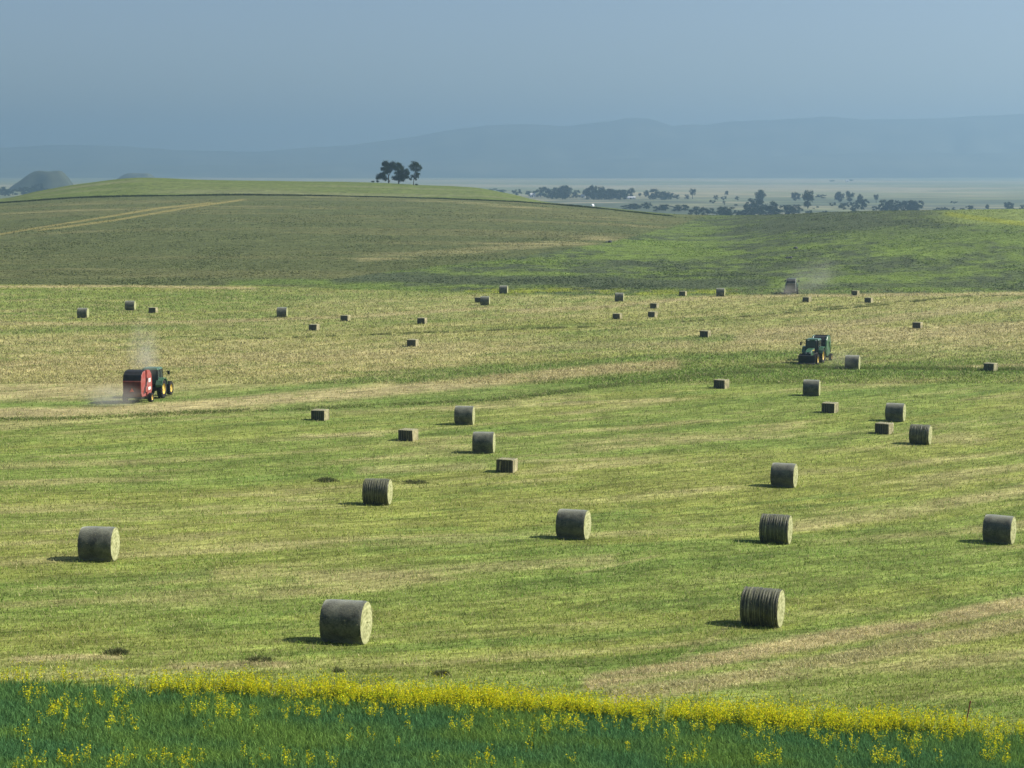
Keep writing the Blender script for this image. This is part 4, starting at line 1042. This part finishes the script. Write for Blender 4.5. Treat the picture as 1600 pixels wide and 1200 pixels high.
# far farm buildings
WALL = noisy('white_siding', (.78,.78,.76), .06, .5, .7); ROOF = noisy('pale_metal_roof', (.55,.56,.57), .1, .5, .5); DARKW = noisy('dark_window', (.05,.06,.07), .2, 1, .3)
def shed(u, v, wpx, hpx, rz, label, roofmat):
    p = at_plain(u, v); k = p.y/F; W_, H_ = wpx*k, hpx*k; o = empty('farm_building', p, rz)
    D_ = W_*.6
    MB().box((0,0,H_*.3-.3),(W_,D_,H_*.6+.6)).add([(-W_/2,-D_/2,H_*.6),(-W_/2,D_/2,H_*.6),(-W_/2,0,H_),(W_/2,-D_/2,H_*.6),(W_/2,D_/2,H_*.6),(W_/2,0,H_)], [(0,1,2),(5,4,3)]).build('wall', WALL, o)
    for s_ in (-1,1): MB().add([(-W_*.53,s_*D_*.56,H_*.56),(W_*.53,s_*D_*.56,H_*.56),(W_*.53,0,H_*1.02),(-W_*.53,0,H_*1.02),(-W_*.53,s_*D_*.56,H_*.60),(W_*.53,s_*D_*.56,H_*.60),(W_*.53,0,H_*1.06),(-W_*.53,0,H_*1.06)], [(0,1,2,3),(7,6,5,4),(0,4,5,1),(1,5,6,2),(3,2,6,7),(0,3,7,4)]).build('roof', roofmat, o)
    MB().box((-W_*.1,-D_/2-.03,H_*.22),(W_*.2,.06,H_*.44)).build('door', DARKW, o)
    MB().box((W_*.25,-D_/2-.03,H_*.35),(W_*.14,.06,H_*.2)).build('window', DARKW, o)
    tag(o, label, 'building', 'far farm buildings')
shed(832,308,8,6,.4,'tiny white farm building at the near end of the valley tree line',ROOF)
shed(911,309,7,5,-.3,'tiny white shed among the densest valley trees',ROOF)
shed(926,325,5,6,.9,'bright white shed just above the hill edge',WALL)
shed(986,311,13,4,.1,'long pale farm building below the valley trees',ROOF)
shed(688,277,3,4,.2,'lone white speck of a building far out on the plain',WALL)
shed(1324,284,5,3,.1,'faint pale building far out between two bushes',ROOF)

# ------------------------------------------------------------------ dust and haze
def dust(u, v, dz, rx, ry, rz, dens, label, seed, col=(.80,.78,.72), lean=0.0):
    m = bpy.data.materials.new('dust'); m.use_nodes = True; nt = m.node_tree; nt.nodes.remove(nt.nodes['Principled BSDF'])
    pv = N(nt,'ShaderNodeVolumePrincipled'); pv.inputs['Color'].default_value = (*col,1); nt.links.new(pv.outputs[0], nt.nodes['Material Output'].inputs['Volume'])
    tc = N(nt,'ShaderNodeTexCoord'); ln = N(nt,'ShaderNodeVectorMath', operation='LENGTH'); nt.links.new(tc.outputs['Object'], ln.inputs[0])
    fall = N(nt,'ShaderNodeMapRange', interpolation_type='SMOOTHSTEP'); fall.inputs[1].default_value = .97; fall.inputs[2].default_value = .15; fall.inputs[3].default_value = 0; fall.inputs[4].default_value = 1
    nt.links.new(ln.outputs['Value'], fall.inputs[0])
    ad = N(nt,'ShaderNodeVectorMath', operation='ADD'); ad.inputs[1].default_value = (seed*3.1,0,0); nt.links.new(tc.outputs['Object'], ad.inputs[0])
    no = N(nt,'ShaderNodeTexNoise'); no.inputs['Scale'].default_value = 1.7; no.inputs['Detail'].default_value = 3; nt.links.new(ad.outputs[0], no.inputs['Vector'])
    mr = N(nt,'ShaderNodeMapRange'); mr.inputs[1].default_value = .32; mr.inputs[2].default_value = .7; mr.inputs[3].default_value = .05; mr.inputs[4].default_value = dens*1.6; nt.links.new(no.outputs[0], mr.inputs[0])
    mr.inputs[3].default_value = dens*.1
    mu = N(nt,'ShaderNodeMath', operation='MULTIPLY'); nt.links.new(mr.outputs[0], mu.inputs[0]); nt.links.new(fall.outputs[0], mu.inputs[1]); nt.links.new(mu.outputs[0], pv.inputs['Density'])
    bm = bmesh.new(); bmesh.ops.create_icosphere(bm, subdivisions=3, radius=1); me = bpy.data.meshes.new('dust_cloud'); bm.to_mesh(me); bm.free()
    p = at(u, v); o = link('dust_cloud', me, m, loc=(p.x, p.y, p.z+dz)); o.scale = (rx, ry, rz); o.rotation_euler = (0, lean, 0)
    tag(o, label, 'dust', kind='stuff')
dust(226,624,4.5,2.1,1.6,3.6,.24,'pale dust plume rising above the red baler',1)
dust(176,634,.8,3.6,2.4,1.5,.22,'low dust blowing off beside the red baler',2)
dust(1268,459,3.0,8.0,4.0,4.4,.055,'dust drifting away from the far grey baler',3, lean=-.45)
dust(1232,461,.8,2.6,2.0,1.6,.14,'dust around the wheels of the far grey baler',4)
dust(1318,577,1.0,3.5,2.0,1.5,.07,'thin dust behind the green baler',5)

hz = bpy.data.materials.new('haze'); hz.use_nodes = True; nt = hz.node_tree; nt.nodes.remove(nt.nodes['Principled BSDF'])
pv = N(nt,'ShaderNodeVolumePrincipled'); pv.inputs['Color'].default_value = (.365,.555,.745,1); pv.inputs['Density'].default_value = 2.2e-4; pv.inputs['Anisotropy'].default_value = .5
nt.links.new(pv.outputs[0], nt.nodes['Material Output'].inputs['Volume'])
tag(MB().box((0,7000,160.5),(33000,14200,369)).build('haze', hz), 'pale blue summer haze over the whole valley', 'haze', kind='stuff')
